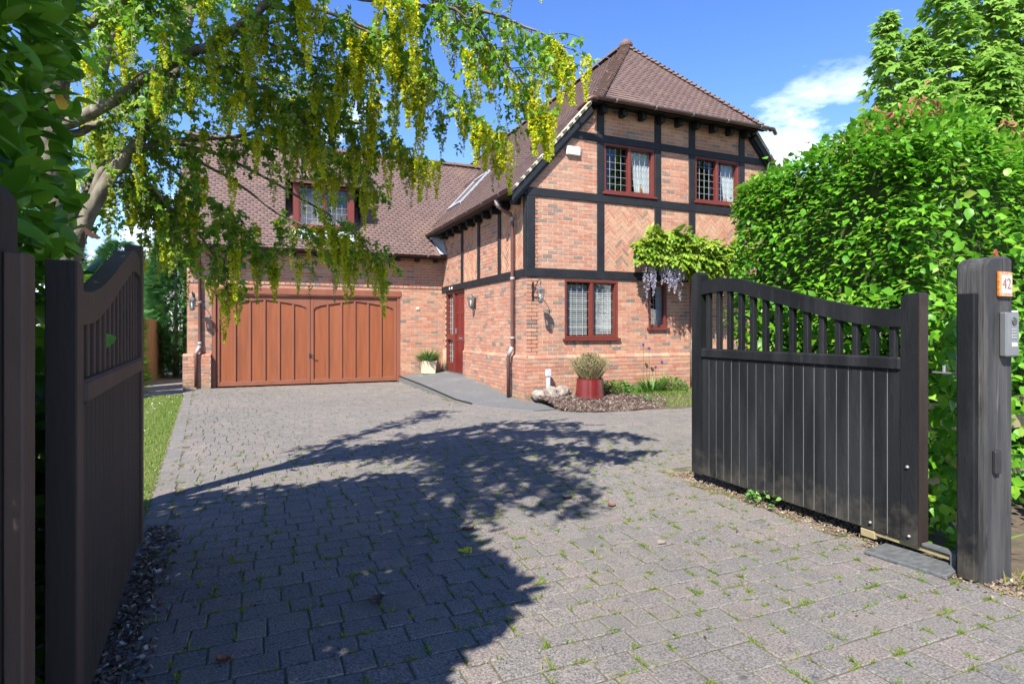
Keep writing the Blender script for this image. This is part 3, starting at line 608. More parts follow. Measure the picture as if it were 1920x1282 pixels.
mb.prism(rect(0, 0, HW, .815), fn_front, -.02, .052, .5)
WALL_F = mb.build('front_wall', 'mortar', HOUSE)
mb = MB(); wall_panels(mb, fn_side, 0.0, 0, 14, 4.1, [DOOR], -.25, -.001); mb.prism(rect(-.052, 0, 3.62, .815), fn_side, -.02, .052, .5)
WALL_S = mb.build('side_wall', 'mortar', HOUSE)
mb = MB(); wall_panels(mb, fn_gar, -6.22, 0, 0.0, 3.42, [GD], -.25, 0); mb.prism(rect(-6.30, 0, -5.72, .74), fn_gar, -.02, .097, .5)
mb.box((-6.22, GY + .25, 0), (-5.97, 11.2, 3.4), .5); mb.add([(-6.2, GY, 3.4), (-6.2, 10.9, 3.4), (-6.2, 8.2, 6.4)], [(0, 1, 2)])
mb.box((HW - .25, .25, 0), (HW, 14, 4.1), .5); mb.box((0, 13.75, 0), (HW, 14, 4.1), .5); mb.box((-6.22, 11, 0), (0, 11.2, 3.4), .5)
WALL_G = mb.build('garage_wall', 'mortar', HOUSE)
mbk = MB(); bullnose(fn_front, -.06, HW, .815, .06); bullnose(fn_side, -.06, 3.62, .815, .06); bullnose(fn_gar, -6.30, -5.72, .74, .10)
mbk.build('plinth_capping', 'brick', HOUSE, kind='stuff')
def fwd(p, fn, d1): c = (sum(q[0] for q in p) / len(p), sum(q[1] for q in p) / len(p)); return fn(c[0], c[1], d1)
full = [b for b in BR if b[5]]
full.sort(key=lambda b: camdist(fwd(b[0], b[1], b[3])) * (1.5 if b[1] is fn_side else 1) + (50 if b[1] is fn_front and fwd(b[0], b[1], 0)[0] > 3.4 else 0))
chosen = set(id(b) for b in full[:300]); bmesh_cache = {}
PAR = {fn_front: (WALL_F, 0), fn_side: (WALL_S, -math.pi / 2), fn_gar: (WALL_G, 0)}
for b in full[:300]:
    k = random.randrange(16)
    if k not in bmesh_cache:
        m_ = MB(); m_.bbox((-.1075, -.003, -.0325), (.1075, .02, .0325), .0025, (k + .5) / 16); me = m_.mesh('brick'); me.materials.append(MATS['brick']); bmesh_cache[k] = me
    o = bpy.data.objects.new('brick', bmesh_cache[k]); COL.objects.link(o); par, rz = PAR[b[1]]; o.parent = par
    o.location = fwd(b[0], b[1], b[3] - .003); o.rotation_euler = (random.gauss(0, .004), random.gauss(0, .004), rz)
for mname, oname in (('brick', 'brickwork'), ('brick_buff', 'herringbone_brickwork')):
    mb = MB()
    for b in BR:
        if id(b) not in chosen and b[4] == mname: mb.prism(b[0], b[1], b[2], b[3])
    mb.build(oname, mname, HOUSE, kind='stuff')
# ------------------------------------------------------------------ timbers
def timber(fn, a, b, c, d, dep=.030, name='timber_beam', m='black_timber', d0=-.02):
    mb = MB(); P0 = fn(a, b, d0); P1 = fn(c, d, dep)
    lo = tuple(min(p, q) for p, q in zip(P0, P1)); hi = tuple(max(p, q) for p, q in zip(P0, P1))
    mb.bbox(lo, hi, .005); return mb.build(name, m, HOUSE)
timber(fn_front, -.034, 2.40, HW, 2.57, .034)
timber(fn_front, 0, 3.94, HW, 4.10, .033)
timber(fn_front, .98, 5.15, 6.02, 5.30, .033)
for a, b, z0, z1 in ((0, .165, 2.57, 3.94), (1.55, 1.71, 2.57, 3.94), (1.55, 1.71, 4.10, 5.15), (1.55, 1.71, 5.30, 5.84), (2.95, 3.11, 2.57, 3.94), (2.95, 3.11, 4.10, 5.15), (2.95, 3.11, 5.30, 5.84),
                     (3.85, 4.015, 2.57, 3.94), (3.85, 4.015, 4.10, 5.15), (3.85, 4.015, 5.30, 5.84), (5.26, 5.42, 2.57, 3.94), (5.26, 5.42, 4.10, 5.15), (5.26, 5.42, 5.30, 5.84), (6.80, 6.97, 2.57, 3.94)):
    timber(fn_front, a, z0, b, z1, .030, 'timber_post')
timber(fn_side, .0, 2.40, GY, 2.555, .034)
for c in (1.33, 2.60, 3.80): timber(fn_side, c - .075, 2.555, c + .075, 4.02, .030, 'timber_post')
timber(fn_side, .0, 2.57, .10, 3.95, .030, 'timber_post')
# ------------------------------------------------------------------ windows
def window(fn, x0, z0, x1, z1, lights, cols, rows, curtain=None, sill=True, fm='maroon', blind=False, setback=.03, glassback=.075):
    """frame with mullion, casements, panes, lead lattice, sill; a dark room behind"""
    wn = bpy.data.objects.new('window', None); COL.objects.link(wn); wn.parent = HOUSE
    ft = .042
    def part(name, rects, d0, d1, m, c=.004):
        mb = MB()
        for (a, b, c_, d_) in rects:
            P0, P1 = fn(a, b, d0), fn(c_, d_, d1); mb.bbox(tuple(min(p, q) for p, q in zip(P0, P1)), tuple(max(p, q) for p, q in zip(P0, P1)), c)
        return mb.build(name, m, wn)
    part('frame', [(x0, z0, x0 + ft, z1), (x1 - ft, z0, x1, z1), (x0 + ft, z0, x1 - ft, z0 + ft), (x0 + ft, z1 - ft, x1 - ft, z1)], -.11, -setback + .045, fm)
    if sill: part('sill', [(x0 - .045, z0 - .05, x1 + .045, z0 - .002)], -.10, .06, fm)
    wl = (x1 - x0 - 2 * ft) / lights
    for i in range(lights):
        a = x0 + ft + i * wl; b = a + wl
        if i: part('mullion', [(a - .022, z0 + ft, a + .022, z1 - ft)], -.10, -setback + .04, fm); a += .022
        if i < lights - 1: b -= .022
        cs = .024 if i == lights - 1 or lights == 1 else .010
        zz0, zz1 = z0 + ft, z1 - ft
        part('casement', [(a, zz0, a + cs, zz1), (b - cs, zz0, b, zz1), (a + cs, zz0, b - cs, zz0 + cs), (a + cs, zz1 - cs, b - cs, zz1)], -.09, -setback + .03, fm, .003)
        a += cs; b -= cs; zz0 += cs; zz1 -= cs
        mb = MB(); mb.add([fn(a, zz0, -glassback), fn(b, zz0, -glassback), fn(b, zz1, -glassback), fn(a, zz1, -glassback)], [(0, 1, 2, 3)]); mb.build('pane', 'glass', wn)
        lat = [(a + (b - a) * k / cols - .0023, zz0, a + (b - a) * k / cols + .0023, zz1) for k in range(1, cols)]
        mb = MB()
        for q in lat: P0, P1 = fn(q[0], q[1], -glassback + .0005), fn(q[2], q[3], -glassback + .006); mb.box(tuple(min(p, r_) for p, r_ in zip(P0, P1)), tuple(max(p, r_) for p, r_ in zip(P0, P1)))
        for k in range(1, rows):
            zc = zz0 + (zz1 - zz0) * k / rows; P0, P1 = fn(a, zc - .0023, -glassback + .0005), fn(b, zc + .0023, -glassback + .005); mb.box(tuple(min(p, r_) for p, r_ in zip(P0, P1)), tuple(max(p, r_) for p, r_ in zip(P0, P1)))
        mb.build('lead_lattice', 'came', wn)
        if blind:
            mb = MB(); z = zz0 + .02
            while z < zz1 - .03:
                mb.add([fn(a + .01, z, -.112), fn(b - .01, z, -.112), fn(b - .01, z + .030, -.128), fn(a + .01, z + .030, -.128)], [(0, 1, 2, 3)]); z += .040
            mb.build('blind', 'blind', wn, kind='stuff')
    if curtain:
        for (c0, c1, e1) in curtain:                              # hangs from c0 to c1 at the top, to e1 at the sill
            mb = MB(); nn = 26; vs = []
            for k in range(nn + 1):
                t_ = k / nn; wv = .014 * math.sin(k * 1.55) - .135
                vs += [fn(c0 + (c1 - c0) * t_, z1, wv), fn(c0 + (c1 - c0) * t_ * .6 + (e1 - c0) * t_ * .4, (z0 + z1) / 2, wv), fn(c0 + (e1 - c0) * t_, z0, wv)]
            mb.add(vs, [f for k in range(nn) for f in ((k * 3, k * 3 + 3, k * 3 + 4, k * 3 + 1), (k * 3 + 1, k * 3 + 4, k * 3 + 5, k * 3 + 2))]); mb.build('curtain', 'curtain', wn, True)
    mb = MB()                                                      # the room behind, open to the glass
    c8 = [fn(a, b, d) for d in (-.26, -1.6) for a, b in ((x0 - .3, z0 - .4), (x1 + .3, z0 - .4), (x1 + .3, z1 + .2), (x0 - .3, z1 + .2))]
    mb.add(c8, [(4, 5, 6, 7), (0, 1, 5, 4), (1, 2, 6, 5), (2, 3, 7, 6), (3, 0, 4, 7)]); mb.build('room_interior', 'interior', wn)
    return wn
window(fn_front, *WF[0], 2, 4, 6, blind=True)
window(fn_front, *WF[1], 1, 3, 6, curtain=[(3.24, 3.06, 3.10)])
window(fn_front, *WF[2], 1, 3, 6, curtain=[(3.90, 4.02, 4.0)])
wu1 = window(fn_front, *WF[3], 2, 4, 6, curtain=[(2.93, 2.45, 2.55)])
wu2 = window(fn_front, *WF[4], 2, 4, 6, curtain=[(5.25, 4.85, 4.95)])
for wn, sx in ((wu1, 2.70), (wu2, 5.0)):
    mb = MB(); mb.lathe([(.03, 0), (.045, .05), (.05, .10), (.02, .16), (.022, .20), (.01, .22)], 10, (sx, .15, 4.22)); mb.build('sill_ornament', 'ornament_orange', wn, True)
# dormer on the garage roof
DY, DX0, DX1, DZ0, DZ1 = 5.60, -3.80, -2.44, 3.95, 5.12
fn_dor = lambda s_, z, d: (s_, DY - d, z)
window(fn_dor, DX0 + .05, DZ0 + .06, DX1 - .05, DZ1 - .06, 2, 4, 6, sill=True)
DORM = bpy.data.objects.new('dormer', None); COL.objects.link(DORM); DORM.parent = HOUSE
for x in (DX0, DX1):
    mb = MB(); ya = GE_Y + (DZ0 - .1 - GE_Z) / RP
    zt = DZ1 + .02; yb = GE_Y + (zt - GE_Z) / RP
    mb.prism([(DY, DZ0 - .1), (DY, zt), (yb + .3, zt + .2), (DY + .2, DZ0 - .1)], lambda s_, z, d: (x + d, s_, z), -.04, .04, .5, True); mb.build('cheek', 'maroon', DORM)
for x in (DX0, DX1):
    mb = MB(); mb.bbox((x - .07, DY - .03, DZ0 - .12), (x + .058, DY + .5, DZ1 + .04), .005); mb.build('corner_post', 'maroon', DORM)
mb = MB(); mb.box((DX0 - .06, DY - .06, DZ0 - .17), (DX1 + .06, DY + .1, DZ0 - .03)); mb.add([(DX0 - .10, DY - .07, DZ0 - .05), (DX1 + .10, DY - .07, DZ0 - .05), (DX1 + .14, DY - .24, DZ0 - .30), (DX0 - .14, DY - .24, DZ0 - .30)], [(3, 2, 1, 0)]); mb.build('lead_apron', 'lead', DORM)
# ------------------------------------------------------------------ front door with sidelight
DR = bpy.data.objects.new('front_door', None); COL.objects.link(DR); DR.parent = HOUSE
def dpart(name, rects, d0, d1, m, c=.004):
    mb = MB()
    for (a, b, c_, d_) in rects:
        P0, P1 = fn_side(a, b, d0), fn_side(c_, d_, d1); mb.bbox(tuple(min(p, q) for p, q in zip(P0, P1)), tuple(max(p, q) for p, q in zip(P0, P1)), c)
    return mb.build(name, m, DR)
dpart('frame', [(3.66, .27, 3.73, 2.40), (4.56, .27, 4.66, 2.34), (5.21, .27, 5.28, 2.40), (3.73, 2.33, 5.21, 2.40), (4.66, .27, 5.21, .52), (4.66, 1.12, 5.21, 1.26)], -.14, -.02, 'maroon')
dpart('leaf', [(3.73, .28, 4.56, 2.33)], -.12, -.075, 'door_red')
dpart('stile', [(3.73, .28, 3.85, 2.33), (4.44, .28, 4.56, 2.33), (4.10, .5, 4.19, 2.2)], -.08, -.062, 'door_red')
dpart('rail', [(3.85, .28, 4.44, .50), (3.85, 1.08, 4.44, 1.25), (3.85, 1.78, 4.44, 1.88), (3.85, 2.20, 4.44, 2.33)], -.08, -.0625, 'door_red')
dpart('letter_plate', [(4.02, 1.14, 4.27, 1.19)], -.064, -.052, 'zinc'); dpart('handle', [(4.48, 1.27, 4.51, 1.42)], -.064, -.03, 'zinc')
for (z0, z1, nr) in ((.52, 1.12, 4), (1.26, 2.33, 7)):
    mb = MB(); mb.add([fn_side(a, b, -.09) for a, b in rect(4.66, z0, 5.21, z1)], [(0, 1, 2, 3)]); mb.build('pane', 'glass', DR)
    mb = MB()
    for k in range(1, 4): s = 4.66 + .55 * k / 4; mb.box((.082, s - .004, z0), (.089, s + .004, z1))
    for k in range(1, nr): z = z0 + (z1 - z0) * k / nr; mb.box((.0825, 4.66, z - .004), (.0885, 5.21, z + .004))
    mb.build('lead_lattice', 'came', DR)
mb = MB(); mb.add([(.3, 3.5, .1), (.3, 5.4, .1), (.3, 5.4, 2.5), (.3, 3.5, 2.5)], [(0, 1, 2, 3)]); mb.build('hall_curtain', 'curtain', DR)
dpart('number_plaque', [(4.55, 2.445, 4.63, 2.505), (4.75, 2.445, 4.82, 2.505)], .034, .042, 'white_plastic', .002)
dpart('threshold', [(3.66, .22, 5.28, .27)], -.2, .06, 'slate')
# ------------------------------------------------------------------ garage door
GAR = bpy.data.objects.new('garage_door', None); COL.objects.link(GAR); GAR.parent = HOUSE
def gpart(name, rects, d0, d1, m, c=.004):
    mb = MB()
    for (a, b, c_, d_) in rects:
        P0, P1 = fn_gar(a, b, d0), fn_gar(c_, d_, d1); mb.bbox(tuple(min(p, q) for p, q in zip(P0, P1)), tuple(max(p, q) for p, q in zip(P0, P1)), c)
    return mb.build(name, m, GAR)
gpart('jamb', [(-5.70, 0, -5.615, 2.26)], -.15, -.005, 'garage_frame'); gpart('jamb', [(-1.265, 0, -1.18, 2.26)], -.15, -.005, 'garage_frame')
gpart('lintel_beam', [(-5.72, 2.26, -1.16, 2.42)], -.15, .025, 'garage_frame', .008); gpart('drip_bead', [(-5.66, 2.235, -1.22, 2.27)], -.10, .012, 'garage_frame')
def arch(u_): return 2.00 + .145 * (1 - abs(2 * u_ - 1) ** 1.3) if .02 < u_ < .98 else 1.93
for (a, b) in ((-5.61, -3.475), (-3.465, -1.27)):
    npn = 6; st = .075; pw = (b - a - st * 2) / npn; 
    gpart('stile', [(a, .02, a + st, 2.23)], -.10, -.045, 'garage_frame'); gpart('stile', [(b - st, .02, b, 2.23)], -.10, -.045, 'garage_frame')
    gpart('bottom_rail', [(a + st, .02, b - st, .125)], -.10, -.046, 'garage_frame')
    top = [(a + st, 2.23), (a + st, 1.90)]
    for k in range(41):
        u_ = k / 40; top.append((a + st + (b - a - 2 * st) * u_, 1.90 if k in (0, 40) else 1.955 + .155 * (1 - abs(2 * u_ - 1) ** 1.15) + (.02 if .05 < u_ < .95 else .0)))
    top += [(b - st, 2.23)]
    mb = MB(); nv = len(top) - 3
    vs = []; fs = []
    for k in range(41):
        s_, z = top[k + 2]; vs += [fn_gar(s_, z, -.0465), fn_gar(s_, 2.23, -.0465), fn_gar(s_, z, -.10)]
    for k in range(40): i = k * 3; fs += [(i, i + 3, i + 4, i + 1), (i, i + 2, i + 5, i + 3)]
    mb.add(vs, fs); mb.build('top_rail', 'garage_frame', GAR)
    for i in range(npn):
        x0 = a + st + i * pw; x1 = x0 + pw
        gpart('panel', [(x0, .10, x1, 2.16)], -.10, -.080 - .002 * (i % 2), 'garage_brown')
        if i: gpart('muntin', [(x0 - .025, .125, x0 + .025, 1.95 + .155 * (1 - abs(2 * i / npn - 1) ** 1.15) + .03)], -.085, -.050, 'garage_frame')
hd = gpart('handle_plate', [(-3.50, .66, -3.445, .78)], -.047, -.038, 'black_metal')
mb = MB(); mb.tube([fn_gar(-3.47, .74, -.04), fn_gar(-3.47, .74, .01), fn_gar(-3.38, .735, .015)], .012, 8); o = mb.build('handle', 'black_metal', GAR, True)
mb = MB(); mb.box((-.75, GY - .03, 1.93), (-.67, GY - .003, 2.0)); mb.build('bell_box', 'pot_cream', HOUSE)
mb = MB(); mb.bbox((.84, -.075, 4.80), (1.14, -.004, 4.97), .015); o = mb.build('alarm_box', 'white_plastic', HOUSE)
# ------------------------------------------------------------------ roofs: slabs, tiles laid course by course, hips, ridges
ROOF = bpy.data.objects.new('roof', None); COL.objects.link(ROOF); ROOF.parent = HOUSE
mb = MB(); Y0, Y1 = -.14, 14.2; th = .03
XE2 = 2 * XR - XE
hipx0 = XE + (5.88 - ZE) / RP; hipx1 = 2 * XR - hipx0
mb.add([(XE, Y0, ZE), (hipx0, Y0, 5.88), (XR, YR, ZR), (XR, Y1, ZR), (XE, Y1, ZE)], [(0, 1, 2, 3, 4)])
mb.add([(XE2, Y0, ZE), (hipx1, Y0, 5.88), (XR, YR, ZR), (XR, Y1, ZR), (XE2, Y1, ZE)], [(4, 3, 2, 1, 0)])
mb.add([(hipx0 - .06, -.40, 5.82), (hipx1 + .06, -.40, 5.82), (XR, YR, ZR)], [(0, 1, 2)])
mb.add([(-6.5, GE_Y, GE_Z), (2.3, GE_Y, GE_Z), (2.3, GR_Y, GR_Z), (-6.5, GR_Y, GR_Z)], [(0, 1, 2, 3)])
mb.add([(-6.5, 11.25, GE_Z), (0.5, 11.25, GE_Z), (2.3, GR_Y, GR_Z), (-6.5, GR_Y, GR_Z)], [(3, 2, 1, 0)])
mb.build('roof_deck', 'tile', ROOF)
def tile_mb(rv, w_=.1645, l_=.125, t_=.020):
    """local: x along the course, y up the slope, z off the slope; the lip at y=0 stands proud"""
    m_ = MB(); h = w_ / 2
    m_.add([(-h, 0, .004), (h, 0, .004), (h, 0, .004 + t_), (-h, 0, .004 + t_), (h, l_, .004), (-h, l_, .004), (0, 0, .004 + t_), (0, l_, .004)],
           [(0, 1, 2, 6, 3), (3, 6, 7, 5), (6, 2, 4, 7), (0, 3, 5), (1, 4, 2)], rv)
    return m_
TL = []
def lay(org, along, up, length_at, slope_len, gauge=.100, w_=.165, keep=None):
    along, up = Vector(along).normalized(), Vector(up).normalized(); nrm = along.cross(up).normalized()
    k = 0
    while k * gauge < slope_len - .05:
        s0, s1 = length_at(k * gauge); off = (k % 2) * w_ / 2 + random.uniform(-.01, .01)
        n = int(math.floor((s0 - off) / w_))
        while True:
            s = n * w_ + off + w_ / 2; n += 1
            if s > s1: break
            if s < s0: continue
            p = Vector(org) + along * s + up * (k * gauge - .02)
            if keep and not keep(p): continue
            M = Matrix(((along.x, up.x, nrm.x, p.x), (along.y, up.y, nrm.y, p.y), (along.z, up.z, nrm.z, p.z), (0, 0, 0, 1)))
            M = M @ Euler((random.gauss(0.03, .008), random.gauss(0, .003), random.gauss(0, .003))).to_matrix().to_4x4()
            TL.append((p, M))
        k += 1
mz = lambda x: ZE + RP * (x - XE)
gz = lambda y: GE_Z + RP * (y - GE_Y)
sl_main = math.hypot(XR - XE, ZR - ZE)
SKY = (0.42, 1.32, 5.25, 6.45)
def keep_main(p):
    if SKY[0] - .06 < p.x < SKY[1] + .02 and SKY[2] - .05 < p.y < SKY[3] + .05: return False
    if p.y > GE_Y and p.y < GR_Y and gz(p.y) > p.z + .05: return False
    if p.y >= GR_Y and p.z < GR_Z - .2: return False
    return True
def main_len(v):
    z = ZE + v * (ZR - ZE) / sl_main
    ymin = Y0 if z < 5.86 else -.40 + (z - 5.82) / (ZR - 5.82) * (YR + .40)
    return (-Y1, -ymin)
lay((XE, 0, ZE), (0, -1, 0), (XR - XE, 0, ZR - ZE), main_len, sl_main, keep=keep_main)
hl = math.hypot(YR + .40, ZR - 5.82)
def hip_len(v): t_ = v / hl; return ((hipx0 - .06) * (1 - t_) + XR * t_, (hipx1 + .06) * (1 - t_) + XR * t_)
lay((0, -.40, 5.82), (1, 0, 0), (0, YR + .40, ZR - 5.82), hip_len, hl)
gl = math.hypot(GR_Y - GE_Y, GR_Z - GE_Z)
def keep_gar(p):
    if p.x > XE and mz(p.x) > p.z + .05: return False
    if DX0 - .02 < p.x < DX1 + .02 and DZ0 - .3 < p.z < 6.25: return False
    return True
lay((0, GE_Y, GE_Z), (1, 0, 0), (0, GR_Y - GE_Y, GR_Z - GE_Z), lambda v: (-6.5, 2.3), gl, keep=keep_gar)
# dormer roof: lower pitch, sliding back into the garage slope
d0 = Vector((0, DY - .22, DZ1 + .03)); d1_ = Vector((0, 7.75, 6.28)); mb = MB()
mb.add([(DX0 - .16, d0.y, d0.z), (DX1 + .16, d0.y, d0.z), (DX1 + .05, d1_.y, d1_.z), (DX0 - .05, d1_.y, d1_.z), (DX0 - .16, d0.y, d0.z - .10), (DX1 + .16, d0.y, d0.z - .10), (DX1 + .05, d1_.y, d1_.z - .3), (DX0 - .05, d1_.y, d1_.z - .3)],
       [(0, 1, 2, 3), (4, 5, 1, 0), (5, 6, 2, 1), (7, 4, 0, 3), (4, 7, 6, 5)]); mb.build('dormer_deck', 'gutter', ROOF)
lay((0, d0.y, d0.z), (1, 0, 0), d1_ - d0, lambda v: (DX0 - .16, DX1 + .16), (d1_ - d0).length)
TL.sort(key=lambda q: camdist(q[0]) + (0 if q[0].y < 5.9 else 30)); tcache = {}
for p, M in TL[:300]:
    k = random.randrange(14)
    if k not in tcache: tcache[k] = tile_mb((k + .5) / 14).mesh('roof_tile'); tcache[k].materials.append(MATS['tile'])
    o = bpy.data.objects.new('roof_tile', tcache[k]); COL.objects.link(o); o.parent = ROOF; o.matrix_basis = M
tv, tf = None, None
base = tile_mb(0); BV = np.array(base.v); quads = []
for f in base.f:
    for i in range(1, len(f) - 1): quads.append((f[0], f[i], f[i + 1]))
BF = np.array(quads); rest = TL[300:]
Ms = np.array([[list(r_) for r_ in M] for p, M in rest]); V = np.einsum('nij,kj->nki', Ms[:, :3, :3], BV) + Ms[:, None, :3, 3]
F = (BF[None] + (np.arange(len(rest)) * len(BV))[:, None, None]).reshape(-1, 3)
o = link('tiling', npmesh('tiling', V.reshape(-1, 3), F, np.repeat(RNG.random(len(rest)), len(BF))), 'tile', ROOF); o['kind'] = 'stuff'
# hip bonnets and ridge tiles
def bonnet():
    m_ = MB(); vs = []; n = 8
    for (yv, rr, zz) in ((0, .135, .035), (.02, .140, .030), (.24, .085, .010)):
        for k in range(n + 1): a = math.pi * k / n; vs.append((math.cos(a) * rr, yv, math.sin(a) * rr * .55 + zz - .05))
    fs = [(i * (n + 1) + k, i * (n + 1) + k + 1, (i + 1) * (n + 1) + k + 1, (i + 1) * (n + 1) + k) for i in range(2) for k in range(n)] + [tuple(range(n + 1))]
    m_.add(vs, fs); me = m_.mesh('hip_tile'); me.materials.append(MATS['hip_tile']); return me
bme = bonnet()
for xh, sg in ((hipx0 - .06, 1), (hipx1 + .06, -1)):
    a, b = Vector((xh, -.40, 5.84)), Vector((XR, YR, ZR + .01)); d = b - a; nb = 31
    for k in range(nb):
        p = a + d * (k / nb); yv = d.normalized(); xv = yv.cross(Vector((0, 0, 1))).normalized(); zv = xv.cross(yv)
        o = bpy.data.objects.new('hip_tile', bme); COL.objects.link(o); o.parent = ROOF
        o.matrix_basis = Matrix(((xv.x, yv.x, zv.x, p.x), (xv.y, yv.y, zv.y, p.y), (xv.z, yv.z, zv.z, p.z), (0, 0, 0, 1))) @ Euler((random.gauss(-.10, .03), random.gauss(0, .03), random.gauss(0, .03))).to_matrix().to_4x4()
def ridge_mesh(L_=.44):
    m_ = MB(); n = 8; vs = []
    for yv in (0, L_):
        for rr in (.13, .115):
            for k in range(n + 1): a = math.pi * k / n; vs.append((math.cos(a) * rr, yv, math.sin(a) * rr * .8 - .06))
    m_.add(vs, [(k, k + 1, 2 * (n + 1) + k + 1, 2 * (n + 1) + k) for k in range(n)] + [(k, n + 1 + k, n + 2 + k, k + 1) for k in range(n)]); me = m_.mesh('ridge_tile'); me.materials.append(MATS['hip_tile']); return me
rme = ridge_mesh()
for k in range(27):
    o = bpy.data.objects.new('ridge_tile', rme); COL.objects.link(o); o.parent = ROOF; o.location = (XR, YR - .05 + k * .45, ZR + .045 + random.uniform(-.004, .004)); o.rotation_euler = (random.gauss(0, .006), 0, random.gauss(0, .008))
for k in range(19):
    o = bpy.data.objects.new('ridge_tile', rme); COL.objects.link(o); o.parent = ROOF; o.location = (-6.5 + k * .45 + .45, GR_Y, GR_Z + .045 + random.uniform(-.004, .004)); o.rotation_euler = (random.gauss(0, .006), 0, math.pi / 2 + random.gauss(0, .008))
mb = MB(); mb.lathe([(.15, -.08), (.16, .0), (.12, .08), (.05, .12)], 12, (XR, YR - .02, ZR + .02)); mb.build('hip_apex_cap', 'hip_tile', ROOF, True)
# barge boards, verge mortar, soffit, rafter feet
for sg in (1, -1):
    f_ = lambda x: x if sg > 0 else 2 * XR - x
    mb = MB(); q = [(XE + .02, ZE - .20), (XE + .02, ZE - .05), (hipx0 - .02, 5.88 - .06), (hipx0 + .06, 5.88 - .17)]
    mb.prism([(f_(a), b) for a, b in q], fn_front, .06, .12, .5, True); mb.build('barge_board', 'black_timber', HOUSE)
    mb = MB(); q = [(XE + .06, ZE - .25), (XE + .06, ZE - .15), (hipx0 + .04, 5.88 - .13), (hipx0 + .09, 5.88 - .21)]
    mb.prism([(f_(a), b) for a, b in q], fn_front, .0, .085, .5, True); mb.build('barge_board', 'black_timber', HOUSE)
    mb = MB(); q = [(XE, ZE - .05), (XE, ZE + .01), (hipx0 - .02, 5.88 + .02), (hipx0 - .0, 5.88 - .05)]
    mb.prism([(f_(a), b) for a, b in q], fn_front, .02, .138, .5, True); mb.build('verge_mortar', 'verge_mortar', HOUSE)
mb = MB(); mb.box((-.40, -.05, ZE - .085), (-.30, 5.95, ZE - .03)); mb.box((-.36, -.02, ZE - .04), (.0, 5.95, ZE - .015)); mb.build('soffit', 'black_timber', HOUSE)
mb = MB(); mb.box((hipx0 - .02, -.36, 5.80), (hipx1 + .02, -.30, 5.865)); mb.box((hipx0, -.33, 5.855), (hipx1, .0, 5.88)); mb.build('soffit', 'black_timber', HOUSE)
mb = MB(); mb.box((-6.5, GE_Y + .02, GE_Z - .09), (-.02, GE_Y + .06, GE_Z - .02)); mb.box((-6.5, GE_Y + .05, GE_Z + .0), (-.02, GY, GE_Z + .02)); mb.build('soffit', 'black_timber', HOUSE)
mb = MB(); mb.bbox((-.05, -.055, -.075), (.05, .13, .075), .006); rf = mb.mesh('rafter_end'); rf.materials.append(MATS['black_timber'])
for k in range(11):
    o = bpy.data.objects.new('rafter_end', rf); COL.objects.link(o); o.parent = HOUSE; o.location = (-.15, .28 + k * .53, ZE - .115); o.rotation_euler = (0, 0, -math.pi / 2)
for k in range(9):
    o = bpy.data.objects.new('rafter_end', rf); COL.objects.link(o); o.parent = HOUSE; o.location = (1.63 + k * .467, -.15, 5.76)
for k in range(12):
    o = bpy.data.objects.new('rafter_end', rf); COL.objects.link(o); o.parent = HOUSE; o.location = (-5.95 + k * .52, GY - .16, GE_Z - .07)
# gutters and downpipes
def gutter(name, pts):
    mb = MB(); vs = []; n = 8; pts = [Vector(p) for p in pts]; d = (pts[-1] - pts[0]).normalized(); sd = d.cross(Vector((0, 0, 1))).normalized()
    for p in pts:
        for k in range(n + 1): a = math.pi * k / n; vs.append(p + sd * math.cos(a) * .058 + Vector((0, 0, -1)) * math.sin(a) * .058)
    m = len(pts); fs = [(i * (n + 1) + k, i * (n + 1) + k + 1, (i + 1) * (n + 1) + k + 1, (i + 1) * (n + 1) + k) for i in range(m - 1) for k in range(n)]
    fs += [tuple(range(n + 1)), tuple(range((m - 1) * (n + 1), m * (n + 1)))]
    mb.add(vs, fs); g_ = mb.build(name, 'gutter', HOUSE, True)
    L_ = (pts[-1] - pts[0]).length; k = .4
    mj = MB()
    mj.tube([(0, 0, 0)] * 2, .001, 3)
    while k < L_:
        p = pts[0] + d * k; b = MB()
        vs = [p + d * t_ + sd * math.cos(math.pi * q / 8) * .0625 + Vector((0, 0, -1)) * math.sin(math.pi * q / 8) * .0625 for t_ in (0, .035) for q in range(9)]
        b.add(vs, [(q, q + 1, q + 10, q + 9) for q in range(8)]); b.build('gutter_joint', 'pipe_joint', g_); k += .93
    return g_
gutter('gutter', [(-.42, -.16, ZE - .01), (-.42, 5.9, ZE - .01)])
gutter('gutter', [(hipx0 - .08, -.47, 5.84), (hipx1 + .12, -.47, 5.84)])
gutter('gutter', [(-6.55, GE_Y - .07, GE_Z - .0), (-.04, GE_Y - .07, GE_Z - .0)])
mb = MB(); mb.tube([(hipx0 - .06, -.47, 5.80), (hipx0 - .16, -.47, 5.82), (hipx0 - .26, -.40, 5.77), (hipx0 - .40, -.28, 5.60)], .045, 8); mb.build('gutter_spout', 'gutter', HOUSE, True)
mb = MB(); mb.tube([(hipx1 + .06, -.47, 5.80), (hipx1 + .16, -.47, 5.82), (hipx1 + .30, -.40, 5.77)], .045, 8); mb.build('gutter_spout', 'gutter', HOUSE, True)
def downpipe(pts, js, m='gutter'):
    mb = MB(); mb.tube(pts, .036, 10); dp = mb.build('downpipe', m, HOUSE, True)
    for (a, b) in js: j = MB(); j.tube([a, b], .044, 10); j.build('pipe_joint', 'pipe_joint', dp, True)
